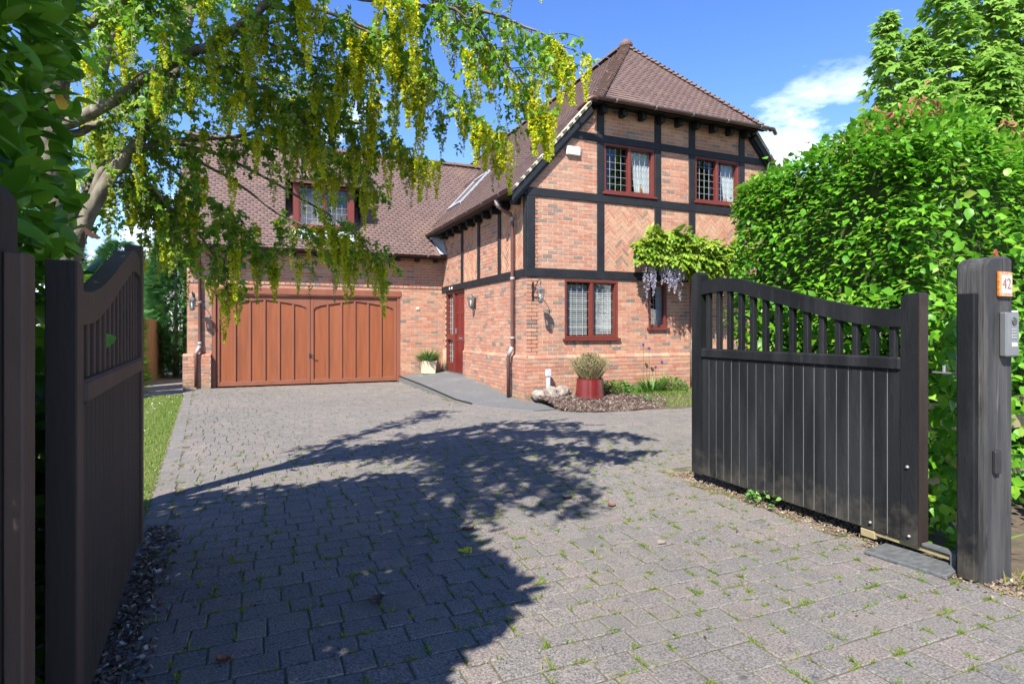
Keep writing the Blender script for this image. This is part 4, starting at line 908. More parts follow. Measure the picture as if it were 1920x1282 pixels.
downpipe([(-.40, .55, 3.95), (-.40, .55, 3.84), (-.36, .52, 3.78), (-.13, .48, 3.66), (-.085, .48, 3.58), (-.085, .48, 1.06), (-.10, .49, 1.00), (-.15, .50, .90), (-.16, .50, .84), (-.16, .50, .05)],
         [((-.40, .55, 3.93), (-.36, .52, 3.78)), ((-.085, .48, 3.62), (-.085, .48, 3.52)), ((-.085, .48, 2.36), (-.085, .48, 2.42)), ((-.085, .48, 1.25), (-.085, .48, 1.20)), ((-.09, .48, 1.05), (-.155, .50, .88))])
downpipe([(-5.95, GE_Y - .07, 3.33), (-5.95, GE_Y - .05, 3.2), (-5.95, GY - .06, 2.95), (-5.95, GY - .06, 1.02), (-5.97, GY - .10, .90), (-6.02, GY - .15, .82), (-6.02, GY - .16, .04)],
         [((-5.95, GY - .06, 2.0), (-5.95, GY - .06, 2.06)), ((-5.95, GY - .06, 1.1), (-5.95, GY - .06, 1.02)), ((-5.95, GY - .07, 1.0), (-6.02, GY - .15, .82))])
# lead valley foot and skylight
mb = MB(); mb.add([(-.36, 5.62, 3.98), (-.02, 5.50, 3.98), (-.02, 5.10, 3.40), (-.20, 5.12, 3.42)], [(0, 1, 2, 3)]); mb.box((-.36, 5.52, 3.86), (-.02, 5.6, 3.95)); mb.build('lead_flashing', 'lead', ROOF)
SKL = bpy.data.objects.new('skylight', None); COL.objects.link(SKL); SKL.parent = ROOF
un = Vector((1, 0, RP)).normalized(); nn_ = Vector((-RP, 0, 1)).normalized()
def skp(x, yv, h): p = Vector((x, yv, mz(x))) + nn_ * h; return p
for (a, b, c, d) in ((SKY[0], SKY[1], SKY[2], SKY[2] + .07), (SKY[0], SKY[1], SKY[3] - .07, SKY[3]), (SKY[0], SKY[0] + .07, SKY[2] + .07, SKY[3] - .07), (SKY[1] - .07, SKY[1], SKY[2] + .07, SKY[3] - .07)):
    mb = MB(); vs = [skp(x, yv, h) for h in (0, .06) for x, yv in ((a, c), (b, c), (b, d), (a, d))]
    mb.add(vs, [(4, 5, 6, 7), (0, 1, 5, 4), (1, 2, 6, 5), (2, 3, 7, 6), (3, 0, 4, 7)]); mb.build('frame', 'lead', SKL)
mb = MB(); mb.add([skp(x, yv, .045) for x, yv in ((SKY[0] + .06, SKY[2] + .06), (SKY[1] - .06, SKY[2] + .06), (SKY[1] - .06, SKY[3] - .06), (SKY[0] + .06, SKY[3] - .06))], [(0, 1, 2, 3)]); mb.build('pane', 'glass', SKL)

# ------------------------------------------------------------------ wall lanterns
def lantern(loc, rz, style, label):
    t = empty('wall_lantern', loc, rz, label, 'lantern', 'lanterns on the house walls')   # local -y points away from the wall, origin on the wall
    def six(r0, z0, r1, z1): m_ = MB(); m_.lathe([(r0, z0), (r1, z1)], 6, (0, -rch, 0)); return m_
    rch = .34 if style == 'scroll' else .12
    if style == 'scroll':
        mb = MB(); mb.box((-.018, -.012, -.16), (.018, 0, .20)); mb.build('back_plate', 'black_metal', t)
        mb = MB(); pts = [(0, -.01, -.10)]
        for k in range(15): a = k / 14; pts.append((0, -.02 - .30 * a, -.08 + .30 * math.sin(a * 1.7)))
        for k in range(8): a = k / 7 * 4.4; pts.append((0, -.34 - .022 * math.sin(a) * (1 - k / 10), .20 - .03 + .03 * math.cos(a)))
        mb.tube(pts, .008, 6); mb.tube([(0, -.01, .15), (0, -.09, .10), (0, -.13, .04), (0, -.16, .07)], .006, 6); mb.build('bracket', 'black_metal', t, True)
        mb = MB(); mb.tube([(0, -rch, .17), (0, -rch, .09)], .005, 6); mb.build('hanger', 'black_metal', t)
        zt = .06
    else:
        mb = MB(); mb.box((-.035, -.02, -.20), (.035, 0, .05)); mb.build('back_plate', 'black_metal', t)
        mb = MB(); mb.tube([(0, -.01, -.17), (0, -.08, -.20), (0, -rch, -.17)], .012, 6); mb.build('bracket', 'black_metal', t, True); zt = .10
    mb = MB(); mb.lathe([(.012, zt + .045), (.018, zt + .03), (.035, zt + .02), (.085, zt - .03), (.088, zt - .04), (.080, zt - .045)][::-1], 6, (0, -rch, 0)); mb.build('cap', 'lantern_metal', t)
    mb = MB(); mb.lathe([(.048, zt - .245), (.078, zt - .046)], 6, (0, -rch, 0)); mb.build('glass', 'glass', t)
    mb = MB()
    for k in range(6):
        a = k * math.pi / 3; mb.tube([(.05 * math.cos(a), -rch + .05 * math.sin(a), zt - .245), (.081 * math.cos(a), -rch + .081 * math.sin(a), zt - .046)], .005, 4)
    mb.build('glazing_bars', 'lantern_metal', t)
    mb = MB(); mb.lathe([(.03, zt - .275), (.055, zt - .255), (.055, zt - .243), (.02, zt - .24)], 6, (0, -rch, 0)); mb.build('base', 'lantern_metal', t)
    mb = MB(); mb.lathe([(.012, zt - .24), (.014, zt - .19), (.026, zt - .13), (.012, zt - .08)], 10, (0, -rch, 0)); mb.build('bulb', 'white_plastic', t, True)
    return t
lantern((.13, -.004, 2.10), 0, 'scroll', 'scroll bracket lantern beside the ground floor window, casting its shadow on brick')
lantern((-6.08, GY - .004, 2.05), 0, 'scroll', 'scroll bracket lantern on the brick pier left of the garage door')
lantern((-.004, 2.84, 2.08), -math.pi / 2, 'plain', 'small upright lantern on the side wall next to the red front door')

# ================================================================== GATES AND POSTS
def swan(l): t_ = min(1, max(0, (l - .12) / 1.62)); return 1.53 + .30 * (t_ * t_ * (3 - 2 * t_)) + (.02 * math.sin(max(0, (l - 1.3) / .6) * math.pi) if l > 1.3 else 0)
def gate(name, loc, rz, sg, label, frame_m, board_m, edge_m, groove_m):
    """local: y from hinge to meeting stile, x*sg is the side seen from the drive"""
    t = empty(name, loc, rz, label, 'gate', 'timber driveway gates'); GL = 2.03
    def bx(nm, a, b, m, c=.006):
        lo = (min(a[0] * sg, b[0] * sg), a[1], a[2]); hi = (max(a[0] * sg, b[0] * sg), b[1], b[2])
        mb = MB(); mb.bbox(lo, hi, c); return mb.build(nm, m, t)
    fx = lambda s_, z, d: (sg * d, s_, z)
    def plate(nm, poly, d0, d1, m):
        mb = MB(); mb.prism(poly, fx, d0, d1, .5, True); return mb.build(nm, m, t)
    zb = .075
    # stiles with rounded shoulders
    hs_ = [(0, zb), (.105, zb), (.105, 1.57)] + [(.105 - .05 * (1 - math.cos(a)), 1.57 + .05 * math.sin(a)) for a in np.linspace(.2, 1.57, 6)] + [(0, 1.625)]
    plate('hinge_stile', hs_, -.085, 0, frame_m)
    if edge_m: bx('stile_edge', (-.083, -.012, zb), (-.002, -.0005, 1.62), edge_m, .002)
    ms2 = [(GL - .12, zb), (GL, zb), (GL, 1.86)] + [(GL - .06 + .06 * math.cos(a), 1.86 + .06 * math.sin(a)) for a in np.linspace(.1, 1.57, 6)] + [(GL - .09, 1.92), (GL - .12, 1.89)]
    plate('meeting_stile', ms2, -.085, .006, frame_m)
    ls = np.linspace(.105, GL - .12, 44)
    mb = MB(); vs = []; fs = []
    for l in ls:
        zt = swan(l); vs += [(0, l, zt), (0, l, zt - .115), (-.075 * sg, l, zt - .115), (-.075 * sg, l, zt)]
    for k in range(len(ls) - 1):
        for q in range(4): a = k * 4 + q; b = k * 4 + (q + 1) % 4; fs.append((a, b, b + 4, a + 4))
    mb.add(vs, fs); mb.build('top_rail', frame_m, t)
    bx('mid_rail', (-.080, .105, 1.14), (.012, GL - .12, 1.225), frame_m, .012)
    bx('bottom_rail', (-.080, .105, zb), (-.032, GL - .12, zb + .12), frame_m)
    nb = 20; x0, x1 = .105, GL - .12; bw = (x1 - x0) / nb
    bmsh = MB(); bmsh.bbox((min(-.030 * sg, -.006 * sg), .0022, zb + .004), (max(-.030 * sg, -.006 * sg), bw - .0022, 1.14), .004); bme_ = bmsh.mesh('board'); bme_.materials.append(MATS[board_m])
    for k in range(nb):
        o = bpy.data.objects.new('board', bme_); COL.objects.link(o); o.parent = t; o.location = (random.uniform(-.0008, .0008), x0 + k * bw, 0)
    if groove_m: bx('board_backing', (-.034, x0, zb + .01), (-.0115, x1, 1.14), groove_m, .001)  # pale backing shows between boards as painted highlights
    else: bx('board_backing', (-.034, x0, zb + .01), (-.016, x1, 1.14), board_m, .001)
    ns = 14
    for k in range(ns):
        c = x0 + (k + .5) * (x1 - x0) / ns; zt = swan(c) - .112
        bx('spindle', (-.058, c - .021, 1.222), (-.014, c + .021, zt), frame_m, .004)
    return t
GR_ = gate('driveway_gate', (-.95, -7.78, 0), 0, -1, 'black boarded swan-neck gate standing open against the beech hedge', 'gate_black', 'gate_black', 'gate_edge', 'groove_highlight')
for (l, z, r_) in ((.30, .13, .011), (.05, .12, .011), (.06, .545, .012)):
    mb = MB(); mb.lathe([(.001, .014), (r_ * .7, .012), (r_, .004), (r_, 0)][::-1], 10); o = mb.build('bolt_head', 'zinc', GR_, True); o.rotation_euler = (0, -math.pi / 2, 0); o.location = (-.001, l, z)
GL_ = gate('driveway_gate', (-5.19, -7.76, 0), R(3.9), 1, 'brown weathered swan-neck gate standing open in shade beside the laurel', 'gate_brown', 'gate_dark_brown', None, None)
mb = MB(); mb.bbox((-.083, -.012, .075), (-.002, -.0005, 1.62), .002); mb.build('stile_edge', 'gate_dark_brown', GL_)
def gate_post(loc, sg, label, round_all):
    t = empty('gate_post', loc, 0, label, 'gate post', 'gate posts at the drive entrance')
    # outline in local (x, z); x=0 is the face towards the drive, sg*x runs away from it
    H = 1.80; rr = .075; prof = [(0, -.05), (0, H - rr)] + [(rr - rr * math.cos(a), H - rr + rr * math.sin(a)) for a in np.linspace(.25, 1.57, 7)]
    if round_all: prof += [(.25 - rr + rr * math.sin(a), H - rr + rr * math.cos(a)) for a in np.linspace(0, 1.4, 7)] + [(.25, -.05)]
    else: prof += [(.20, H + .015), (.245, H - .0), (.25, H - .04), (.25, -.05)]
    mb = MB(); nL = 20
    n = len(prof); c = .012; vs = []
    for dd, ins in ((0, c), (c, 0), (.155 - c, 0), (.155, c)):
        for (a, b) in prof:
            a2 = min(max(a, ins), .25 - ins); vs.append((sg * a2, dd, b - (ins if b > .1 else 0)))
    fs = [tuple(range(n)), tuple(range(3 * n, 4 * n))[::-1]] + [(i * n + k, (i + 1) * n + k, (i + 1) * n + (k + 1) % n, i * n + (k + 1) % n) for i in range(3) for k in range(n)]
    mb.add(vs, fs, .5); mb.build('timber', 'post_wood' if not round_all else 'gate_dark_brown', t)
    mb = MB(); mb.bbox((min(0, -sg * .045), .035, .0), (max(0, -sg * .045), .125, 1.60), .006); mb.build('stop_batten', 'gate_black' if not round_all else 'gate_brown', t)
    return t
PR = gate_post((-.975, -8.16, 0), 1, 'weathered grey timber post with keypad and number tile beside the black gate', False)
PL = gate_post((-5.245, -8.235, 0), -1, 'dark brown timber post with rounded top at the left gate', True)
mb = MB(); mb.bbox((.05, -.022, .60), (.105, .0, .73), .006); mb.build('photocell', 'black_metal', PR)
mb = MB(); mb.bbox((-.048, -.030, .60), (-.005, .035, .74), .006); mb.build('photocell', 'black_metal', PL)
# hinge bracket
mb = MB(); mb.box((.03, .155, 1.12), (.06, .17, 1.26)); mb.box((.03, .17, 1.14), (.05, .30, 1.148)); mb.tube([(.06, .25, 1.13), (.06, .25, 1.185)], .010, 8); mb.build('hinge_bracket', 'zinc', PR)
mb = MB(); mb.box((.03, .155, .085), (.085, .36, .10)); mb.box((.03, .17, .0), (.085, .20, .085)); mb.build('hinge_bracket', 'slate', PR)
# house number tile
NT = empty('number_tile', (-.820, -8.165, 1.650), 0, 'ceramic house number tile reading 42 with orange border', 'number tile')
mb = MB(); mb.bbox((-.062, -.012, -.070), (.062, .004, .070), .004); mb.build('border', 'tile_orange', NT)
mb = MB(); mb.box((-.046, -.0145, -.050), (.046, -.0120, .050)); mb.build('face', 'tile_white', NT)
def digits(txt, size, m, parent, loc, rot):
    cu = bpy.data.curves.new('digit', 'FONT'); cu.body = txt; cu.size = size; cu.align_x = 'CENTER'; cu.align_y = 'CENTER'; cu.extrude = .001
    ob = bpy.data.objects.new('digit', cu); COL.objects.link(ob); dg = bpy.context.evaluated_depsgraph_get(); me = bpy.data.meshes.new_from_object(ob.evaluated_get(dg)); bpy.data.objects.remove(ob)
    o = bpy.data.objects.new('digit', me); COL.objects.link(o); me.materials.clear(); me.materials.append(MATS[m]); o.parent = parent; o.location = loc; o.rotation_euler = rot; return o
digits('4', .085, 'tile_digit', NT, (-.020, -.0155, 0), (math.pi / 2, 0, 0)); digits('2', .085, 'tile_digit', NT, (.022, -.0155, 0), (math.pi / 2, 0, 0))
KP = empty('entry_keypad', (-.800, -8.165, 1.37), 0, 'grey metal intercom keypad fixed to the weathered gate post', 'keypad')
mb = MB(); mb.bbox((-.062, -.035, -.125), (.062, .004, .125), .008); mb.build('housing', 'keypad_grey', KP)
mb = MB(); mb.box((.064, -.02, -.118), (.072, .004, .135)); mb.build('side_flange', 'white_plastic', KP)
mb = MB(); mb.lathe([(.001, .003), (.022, .003), (.024, 0)][::-1], 16); o = mb.build('speaker_grille', 'black_metal', KP); o.rotation_euler = (math.pi / 2, 0, 0); o.location = (.012, -.0352, .072)
mb = MB(); mb.lathe([(.001, .002), (.005, .002), (.006, 0)][::-1], 8); bt = mb.mesh('button'); bt.materials.append(MATS['zinc'])
for i in range(3):
    for j in range(4):
        o = bpy.data.objects.new('button', bt); COL.objects.link(o); o.parent = KP; o.rotation_euler = (math.pi / 2, 0, 0); o.location = (-.006 + i * .017, -.0352, .027 - j * .015)
mb = MB(); mb.box((-.012, -.0375, -.065), (.034, -.0352, -.045)); mb.build('name_label', 'white_plastic', KP)
# rusty birds cut from steel plate
def bird(loc, rz, sc, label, tilt=0, m='rust'):
    pr = [(0, 0), (.03, .035), (.05, .075), (.045, .10), (.055, .125), (.045, .15), (.025, .165), (.02, .14), (-.005, .11), (-.02, .06), (-.06, .0), (-.10, -.055), (-.085, -.065), (-.07, -.05), (-.04, -.02)]
    t = empty('bird_ornament', loc, rz, label, 'ornament'); fnb = lambda a, b, d: (a * sc, d, b * sc)
    mb = MB(); mb.prism(pr, fnb, -.006, .006, .5, True); o = mb.build('body', m, t); o.rotation_euler = (0, tilt, 0)
    mb = MB(); mb.tube([(0.0, 0, .02 * sc), (0, 0, -.05 * sc), (0, .01, -.12 * sc)], .004, 6); mb.build('spike', m, t)
    return t
bird((-.752, -8.10, 1.755), R(10), .62, 'rusty steel bird ornament perched on the weathered gate post', R(0)).rotation_euler = (0, 0, R(180))
bird((-5.745, -5.22, 2.06), R(-20), .62, 'dark rusty steel bird ornament fixed low on the laburnum trunk', R(95), 'dark_rust')
mb = MB(); mb.bbox((-1.15, -8.02, .0), (-.90, -7.58, .022), .004, M=Matrix.Translation((-1.02, -7.8, 0)) @ Matrix.Rotation(R(8), 4, 'Z') @ Matrix.Translation((1.02, 7.8, 0)))
tag(mb.build('slate_slab', 'slate'), 'dark slate slab lying on the ground under the black gate', 'slab')
ARM = empty('gate_opener_arm', (-.90, -7.70, 0), 0, 'weathered timber and metal opener arm beneath the black gate', 'gate opener')
mb = MB(); mb.bbox((-.03, -.32, .045), (.03, .26, .075), .004); mb.build('bar', 'fence_wood', ARM); mb = MB(); mb.bbox((-.035, -.36, .0), (.035, -.30, .09), .004); mb.build('foot', 'zinc', ARM)
mb = MB(); mb.bbox((-.04, .20, .02), (.04, .30, .072), .004); mb.build('bracket', 'fence_wood', ARM)
# post and rail fence behind the right gate
FN = empty('rail_fence', (-.55, -7.55, 0), 0, 'greenish timber post and rail fence behind the black gate', 'fence')
for z in (.38, .72): mb = MB(); mb.bbox((-.12, -.02, z - .055), (3.4, .02, z + .055), .004); mb.build('rail', 'fence_wood', FN)
for x in (-.02, 1.6, 3.2): mb = MB(); mb.bbox((x - .05, .02, -.05), (x + .05, .11, .98), .004); mb.build('post', 'fence_wood', FN)
mb = MB(); mb.bbox((-.12, -.035, .86), (3.4, .13, .90), .004); mb.build('rail', 'fence_wood', FN)
FN2 = empty('rail_fence', (-5.62, -7.9, 0), 0, 'timber post and rail fence hidden behind the brown gate', 'fence')
for z in (.5, 1.1): mb = MB(); mb.bbox((-.02, 0, z - .05), (.02, 2.6, z + .05), .004); mb.build('rail', 'fence_wood', FN2)
for yv in (.25, 1.9): mb = MB(); mb.bbox((-.12, yv - .05, -.05), (-.02, yv + .05, 1.25), .004); mb.build('post', 'fence_wood', FN2)
# closeboard fence panel beyond the lawn, left of the garage
FP = empty('board_fence', (-7.42, 7.4, 0), 0, 'curved top closeboard fence panel left of the garage', 'fence')
for k in range(26):
    yv = k * .125; zt = 1.62 + .06 * math.sin(k / 25 * math.pi)
    mb = MB(); mb.bbox((-.012 + .008 * (k % 2), yv, .10), (.012 + .008 * (k % 2), yv + .135, zt), .003); o = mb.build('board', 'panel_wood', FP)
mb = MB(); mb.bbox((-.03, 0, -.02), (.03, 3.3, .10), .004); mb.build('gravel_board', 'fence_wood', FP)
FP.location = (-7.55, 6.6, 0); FP.rotation_euler = (0, 0, R(-5))
# ================================================================== POTS, ROCKS, PLANTS BY THE HOUSE
def blades(name, c, n, h, spread, lean, m, parent, tpl=T_BLADE, w_=1.0, r0=.03):
    a = RNG.uniform(0, 2 * math.pi, n); rr = r0 * np.sqrt(RNG.random(n)); P = np.c_[c[0] + rr * np.cos(a), c[1] + rr * np.sin(a), np.full(n, c[2])]
    D = np.c_[np.cos(a) * RNG.uniform(0, lean, n), np.sin(a) * RNG.uniform(0, lean, n), np.ones(n)]
    V = (tpl[0] * np.array([w_, 1, 1]), tpl[1])
    return scatter(name, V, P, D, np.c_[-np.cos(a), -np.sin(a), np.full(n, .3)] * -1, RNG.uniform(h * .55, h, n), m, parent)
pz = .11
POT = empty('red_planter', (1.02, -.62, pz), 0, 'glossy red tapered planter with a dry brown shrub on bark mulch', 'planter')
mb = MB(); mb.lathe([(.02, .0), (.262, .0), (.268, .02), (.246, .36), (.250, .375), (.228, .38), (.222, .33), (.02, .33)], 44); mb.build('pot', 'pot_red', POT)
n = 900; a = RNG.uniform(0, 2 * math.pi, n); rr = .16 * np.sqrt(RNG.random(n)); P = np.c_[rr * np.cos(a), rr * np.sin(a), np.full(n, .32)]
D = np.c_[np.cos(a) * (RNG.uniform(0, .9, n)), np.sin(a) * RNG.uniform(0, .9, n), np.ones(n)]
scatter('shrub_stems', (T_BLADE[0] * np.array([.22, 1, .4]), T_BLADE[1]), P, D, unit(n), RNG.uniform(.28, .58, n), 'dry_shrub', POT)
n = 5200; a = RNG.uniform(0, 2 * math.pi, n); ph = RNG.uniform(0, .95, n); rr = RNG.uniform(.30, .60, n)
P = np.c_[rr * .72 * np.sin(ph) * np.cos(a), rr * .72 * np.sin(ph) * np.sin(a), .32 + rr * np.cos(ph) * .88]
scatter('shrub_foliage', T_LEAF, P, unit(n) + np.array([0, 0, .9]), unit(n), RNG.uniform(.018, .036, n), 'dry_shrub', POT)
CP = empty('cream_planter', (-.30, 5.10, .25), 0, 'square cream planter with spiky grass-like plant near the front door', 'planter')
mb = MB(); h = .34
vs = [(-.15, -.15, 0), (.15, -.15, 0), (.15, .15, 0), (-.15, .15, 0), (-.185, -.185, h), (.185, -.185, h), (.185, .185, h), (-.185, .185, h), (-.16, -.16, h), (.16, -.16, h), (.16, .16, h), (-.16, .16, h), (-.16, -.16, h - .05), (.16, -.16, h - .05), (.16, .16, h - .05), (-.16, .16, h - .05)]
mb.add(vs, [(3, 2, 1, 0)] + [(i + k, (i + 1) % 4 + k, (i + 1) % 4 + k + 4, i + k + 4) for k in (0, 4, 8) for i in range(4)] + [(12, 13, 14, 15)]); mb.build('pot', 'pot_cream', CP)
blades('spiky_leaves', (0, 0, .28), 420, .46, .1, 1.3, 'plant_green', CP, w_=.5, r0=.12); blades('pale_leaves', (0, 0, .28), 160, .42, .1, 1.5, 'dry_shrub', CP, w_=.5, r0=.12)
CP.location = (-.52, 5.14, .225)
for i, (x, yv, s, fl, lab) in enumerate(((.10, -.33, .17, .55, 'low brown rock at the corner of the house wall'), (.34, -.36, .15, .95, 'whitish upright rock at the foot of the grey utility box'), (.62, -.24, .17, .8, 'rugged brown rock between utility box and red planter'), (.78, -.16, .11, .8, 'small dark rock half hidden behind the red planter'), (.22, -.18, .10, .7, 'small pale rock against the brick plinth'))):
    import bmesh
    bm = bmesh.new(); bmesh.ops.create_icosphere(bm, subdivisions=3, radius=1)
    sd = random.uniform(0, 50)
    from mathutils import noise as mnoise
    for v in bm.verts:
        q = v.co.copy(); v.co *= 1 + .32 * mnoise.noise(q * 1.3 + Vector((sd, 0, 0))) + .12 * mnoise.noise(q * 4 + Vector((0, sd, 0)))
        v.co.z *= fl
    me = bpy.data.meshes.new('rock'); bm.to_mesh(me); bm.free(); o = link('rock', me, 'rock'); tag(o, lab, 'rock', 'rocks along the brick plinth')
    o.scale = (s, s * .8, s); o.location = (x, yv, mound(x, yv) + s * fl * .45); o.rotation_euler = (0, 0, random.uniform(0, 6))
UB = empty('utility_post', (.36, -.20, .11), 0, 'slim grey utility box on a post against the brick plinth', 'utility box')
mb = MB(); mb.bbox((-.03, -.03, 0), (.03, .03, .46), .004); mb.build('post', 'utility_grey', UB); mb = MB(); mb.bbox((-.048, -.045, .40), (.048, .04, .53), .008); mb.build('box', 'utility_grey', UB)
# perennials
def plant(name, loc, lab, n, h, lean, tpl, wv, r0, m='plant_green', leaves=None):
    t = empty(name, loc, 0, lab, 'plant', 'plants in the bed below the house wall')
    blades('leaves', (0, 0, 0), n, h, .1, lean, m, t, tpl, wv, r0); return t
def bushy(name, loc, lab, n, rx, ry, h, m='plant_green', s=(.03, .06)):
    t = empty(name, loc, 0, lab, 'plant', 'plants in the bed below the house wall'); a = RNG.uniform(0, 2 * math.pi, n); q = np.sqrt(RNG.random(n)); hh = h * np.sqrt(1 - q * q * .9) * RNG.uniform(.35, 1, n)
    P = np.c_[rx * q * np.cos(a), ry * q * np.sin(a), hh]; scatter('leaves', T_LEAF, P, np.c_[np.cos(a), np.sin(a), RNG.uniform(-.2, 1, n)] + unit(n) * .5, unit(n) + np.array([0, 0, 1.2]), RNG.uniform(*s, n), m, t); return t
bushy('leafy_plant', (1.78, -.38, .11), 'low blue-green leafy clump just right of the red planter', 1100, .36, .24, .30)
bushy('leafy_plant', (3.05, -.40, .11), 'rounded dark green clump beside the black gate', 1000, .36, .26, .34)
plant('strap_leaf_plant', (2.55, -.42, .11), 'strappy arching day lily clump below the narrow window', 150, .46, .9, T_BLADE, .55, .14)
plant('strap_leaf_plant', (2.25, -.52, .11), 'short yellow-green grassy clump between the leafy plants', 130, .30, 1.0, T_BLADE, .55, .14)
bushy('seedling_plant', (1.92, -1.18, .085), 'tiny bright seedling alone in the bark mulch', 70, .07, .06, .07, s=(.02, .04))
for i, (x, h, lab) in enumerate(((2.42, .98, 'tallest thin purple allium stem below the narrow window'), (2.56, .90, 'second thin purple allium stem in the grassy clump'), (2.72, .52, 'short purple allium leaning at the gate side'), (2.88, .62, 'thin purple allium stem nearest the black gate'))):
    t = empty('allium', (x, -.35, .11), 0, lab, 'flower', 'alliums by the wall'); mb = MB(); mb.tube([(0, 0, 0), (.01, 0, h * .5), (.0, .0, h)], .004, 5); mb.build('stem', 'plant_green', t)
    n = 60; u_ = unit(n); scatter('flower_head', T_LEAF, u_ * .008 + np.array([0, 0, h]), u_, unit(n), np.full(n, .028), 'allium', t)
# wisteria on the wall
WI = empty('wisteria', (3.3, -.10, .1), 0, 'lime green wisteria with hanging lilac blooms above the narrow windows', 'climber')
mb = MB(); mb.tube([(.55, .0, 0), (.52, -.02, .9), (.60, -.02, 1.8), (.45, -.06, 2.6), (.0, -.15, 2.95), (-.7, -.22, 2.85)], [.035, .03, .028, .025, .02, .012], 8); mb.tube([(.45, -.06, 2.6), (.9, -.15, 2.95), (1.6, -.2, 2.9)], [.025, .02, .012], 8); mb.build('stem', 'bark', WI, True)
n = 1050; u_ = RNG.random(n)
px = -1.0 + 2.85 * u_; top_ = 3.02 + .26 * np.sin(u_ * 6.0 + .6) * .5 + .25 * np.sin(u_ * math.pi); bot = 2.55 + .10 * np.sin(u_ * 9) + .15 * (1 - np.sin(u_ * math.pi))
vz = RNG.random(n); P = np.c_[px, -.10 - .50 * np.sqrt(RNG.random(n)) * np.sin(u_ * math.pi) ** .5, bot + (top_ - bot) * vz]
scatter('foliage', T_PINN, P, np.c_[RNG.normal(0, .5, n), -RNG.uniform(.2, 1, n), RNG.normal(-.35, .45, n)], np.c_[RNG.normal(0, .3, n), -RNG.uniform(0, .8, n), np.ones(n)], RNG.uniform(.16, .28, n), 'wisteria_leaf', WI)
def raceme_mesh(name, L_, rr, nf, m, seed, thin=False, petal=1.0):
    rg = np.random.default_rng(seed); t_ = np.sort(rg.random(nf)); a = rg.uniform(0, 2 * math.pi, nf)
    env = np.sin(np.clip(t_ * 1.1 + .12, 0, 1) * math.pi) ** .6 * (1 - .55 * t_); env = np.maximum(env, .12) * rr
    P = np.c_[np.cos(a) * env * rg.uniform(.5, 1, nf), np.sin(a) * env * rg.uniform(.5, 1, nf), -t_ * L_]
    D = np.c_[np.cos(a), np.sin(a), rg.uniform(-.9, .3, nf)]; N = rg.normal(size=(nf, 3)) + np.array([0, 0, .6])
    S = (.026 * (1 - .5 * t_) + .006) * petal * rg.uniform(.7, 1.2, nf)
    tp = merge_tpl([rot2((T_LEAF[0] * np.array([1.5, 1, 1.2]), T_LEAF[1]), 0, 1.0, (0, 0, 0), .4), rot2((T_LEAF[0] * np.array([1.2, 1, 1]), T_LEAF[1]), .3, .75, (0, 0, 0), -.6)])
    M = frames(D, N); V = np.einsum('nij,kj->nki', M, tp[0]) * S[:, None, None] + P[:, None, :]
    F = (tp[1][None] + (np.arange(nf) * len(tp[0]))[:, None, None]).reshape(-1, 3); V = V.reshape(-1, 3)
    sv = arr((-.002, 0, .03), (.002, 0, .03), (.001, 0, -L_), (-.001, 0, -L_)); b = len(V)
    V = np.vstack([V, sv]); F = np.vstack([F, [[b, b + 1, b + 2], [b, b + 2, b + 3]]])
    me = npmesh(name, V, F, np.r_[np.repeat(np.clip(rg.random(nf) * .8 + t_ * .2, 0, 1), len(tp[1])), [.1, .1]]); me.materials.append(MATS[m]); return me
wm = [raceme_mesh('flower_raceme', .42, .050, 75, 'wisteria_flower', s, petal=1.0) for s in (1, 2, 3)]
for i in range(42):
    u_ = random.choice((random.uniform(.03, .36), random.uniform(.08, .34), random.uniform(.52, .78)))
    o = bpy.data.objects.new('flower_raceme', random.choice(wm)); COL.objects.link(o); o.parent = WI; s = random.uniform(.7, 1.35)
    o.location = (-1.0 + 2.85 * u_, -.30 - .33 * math.sin(u_ * math.pi) * random.uniform(.5, 1), random.uniform(2.40, 2.74)); o.scale = (s, s, s); o.rotation_euler = (random.gauss(0, .06), random.gauss(0, .06), random.uniform(0, 6))

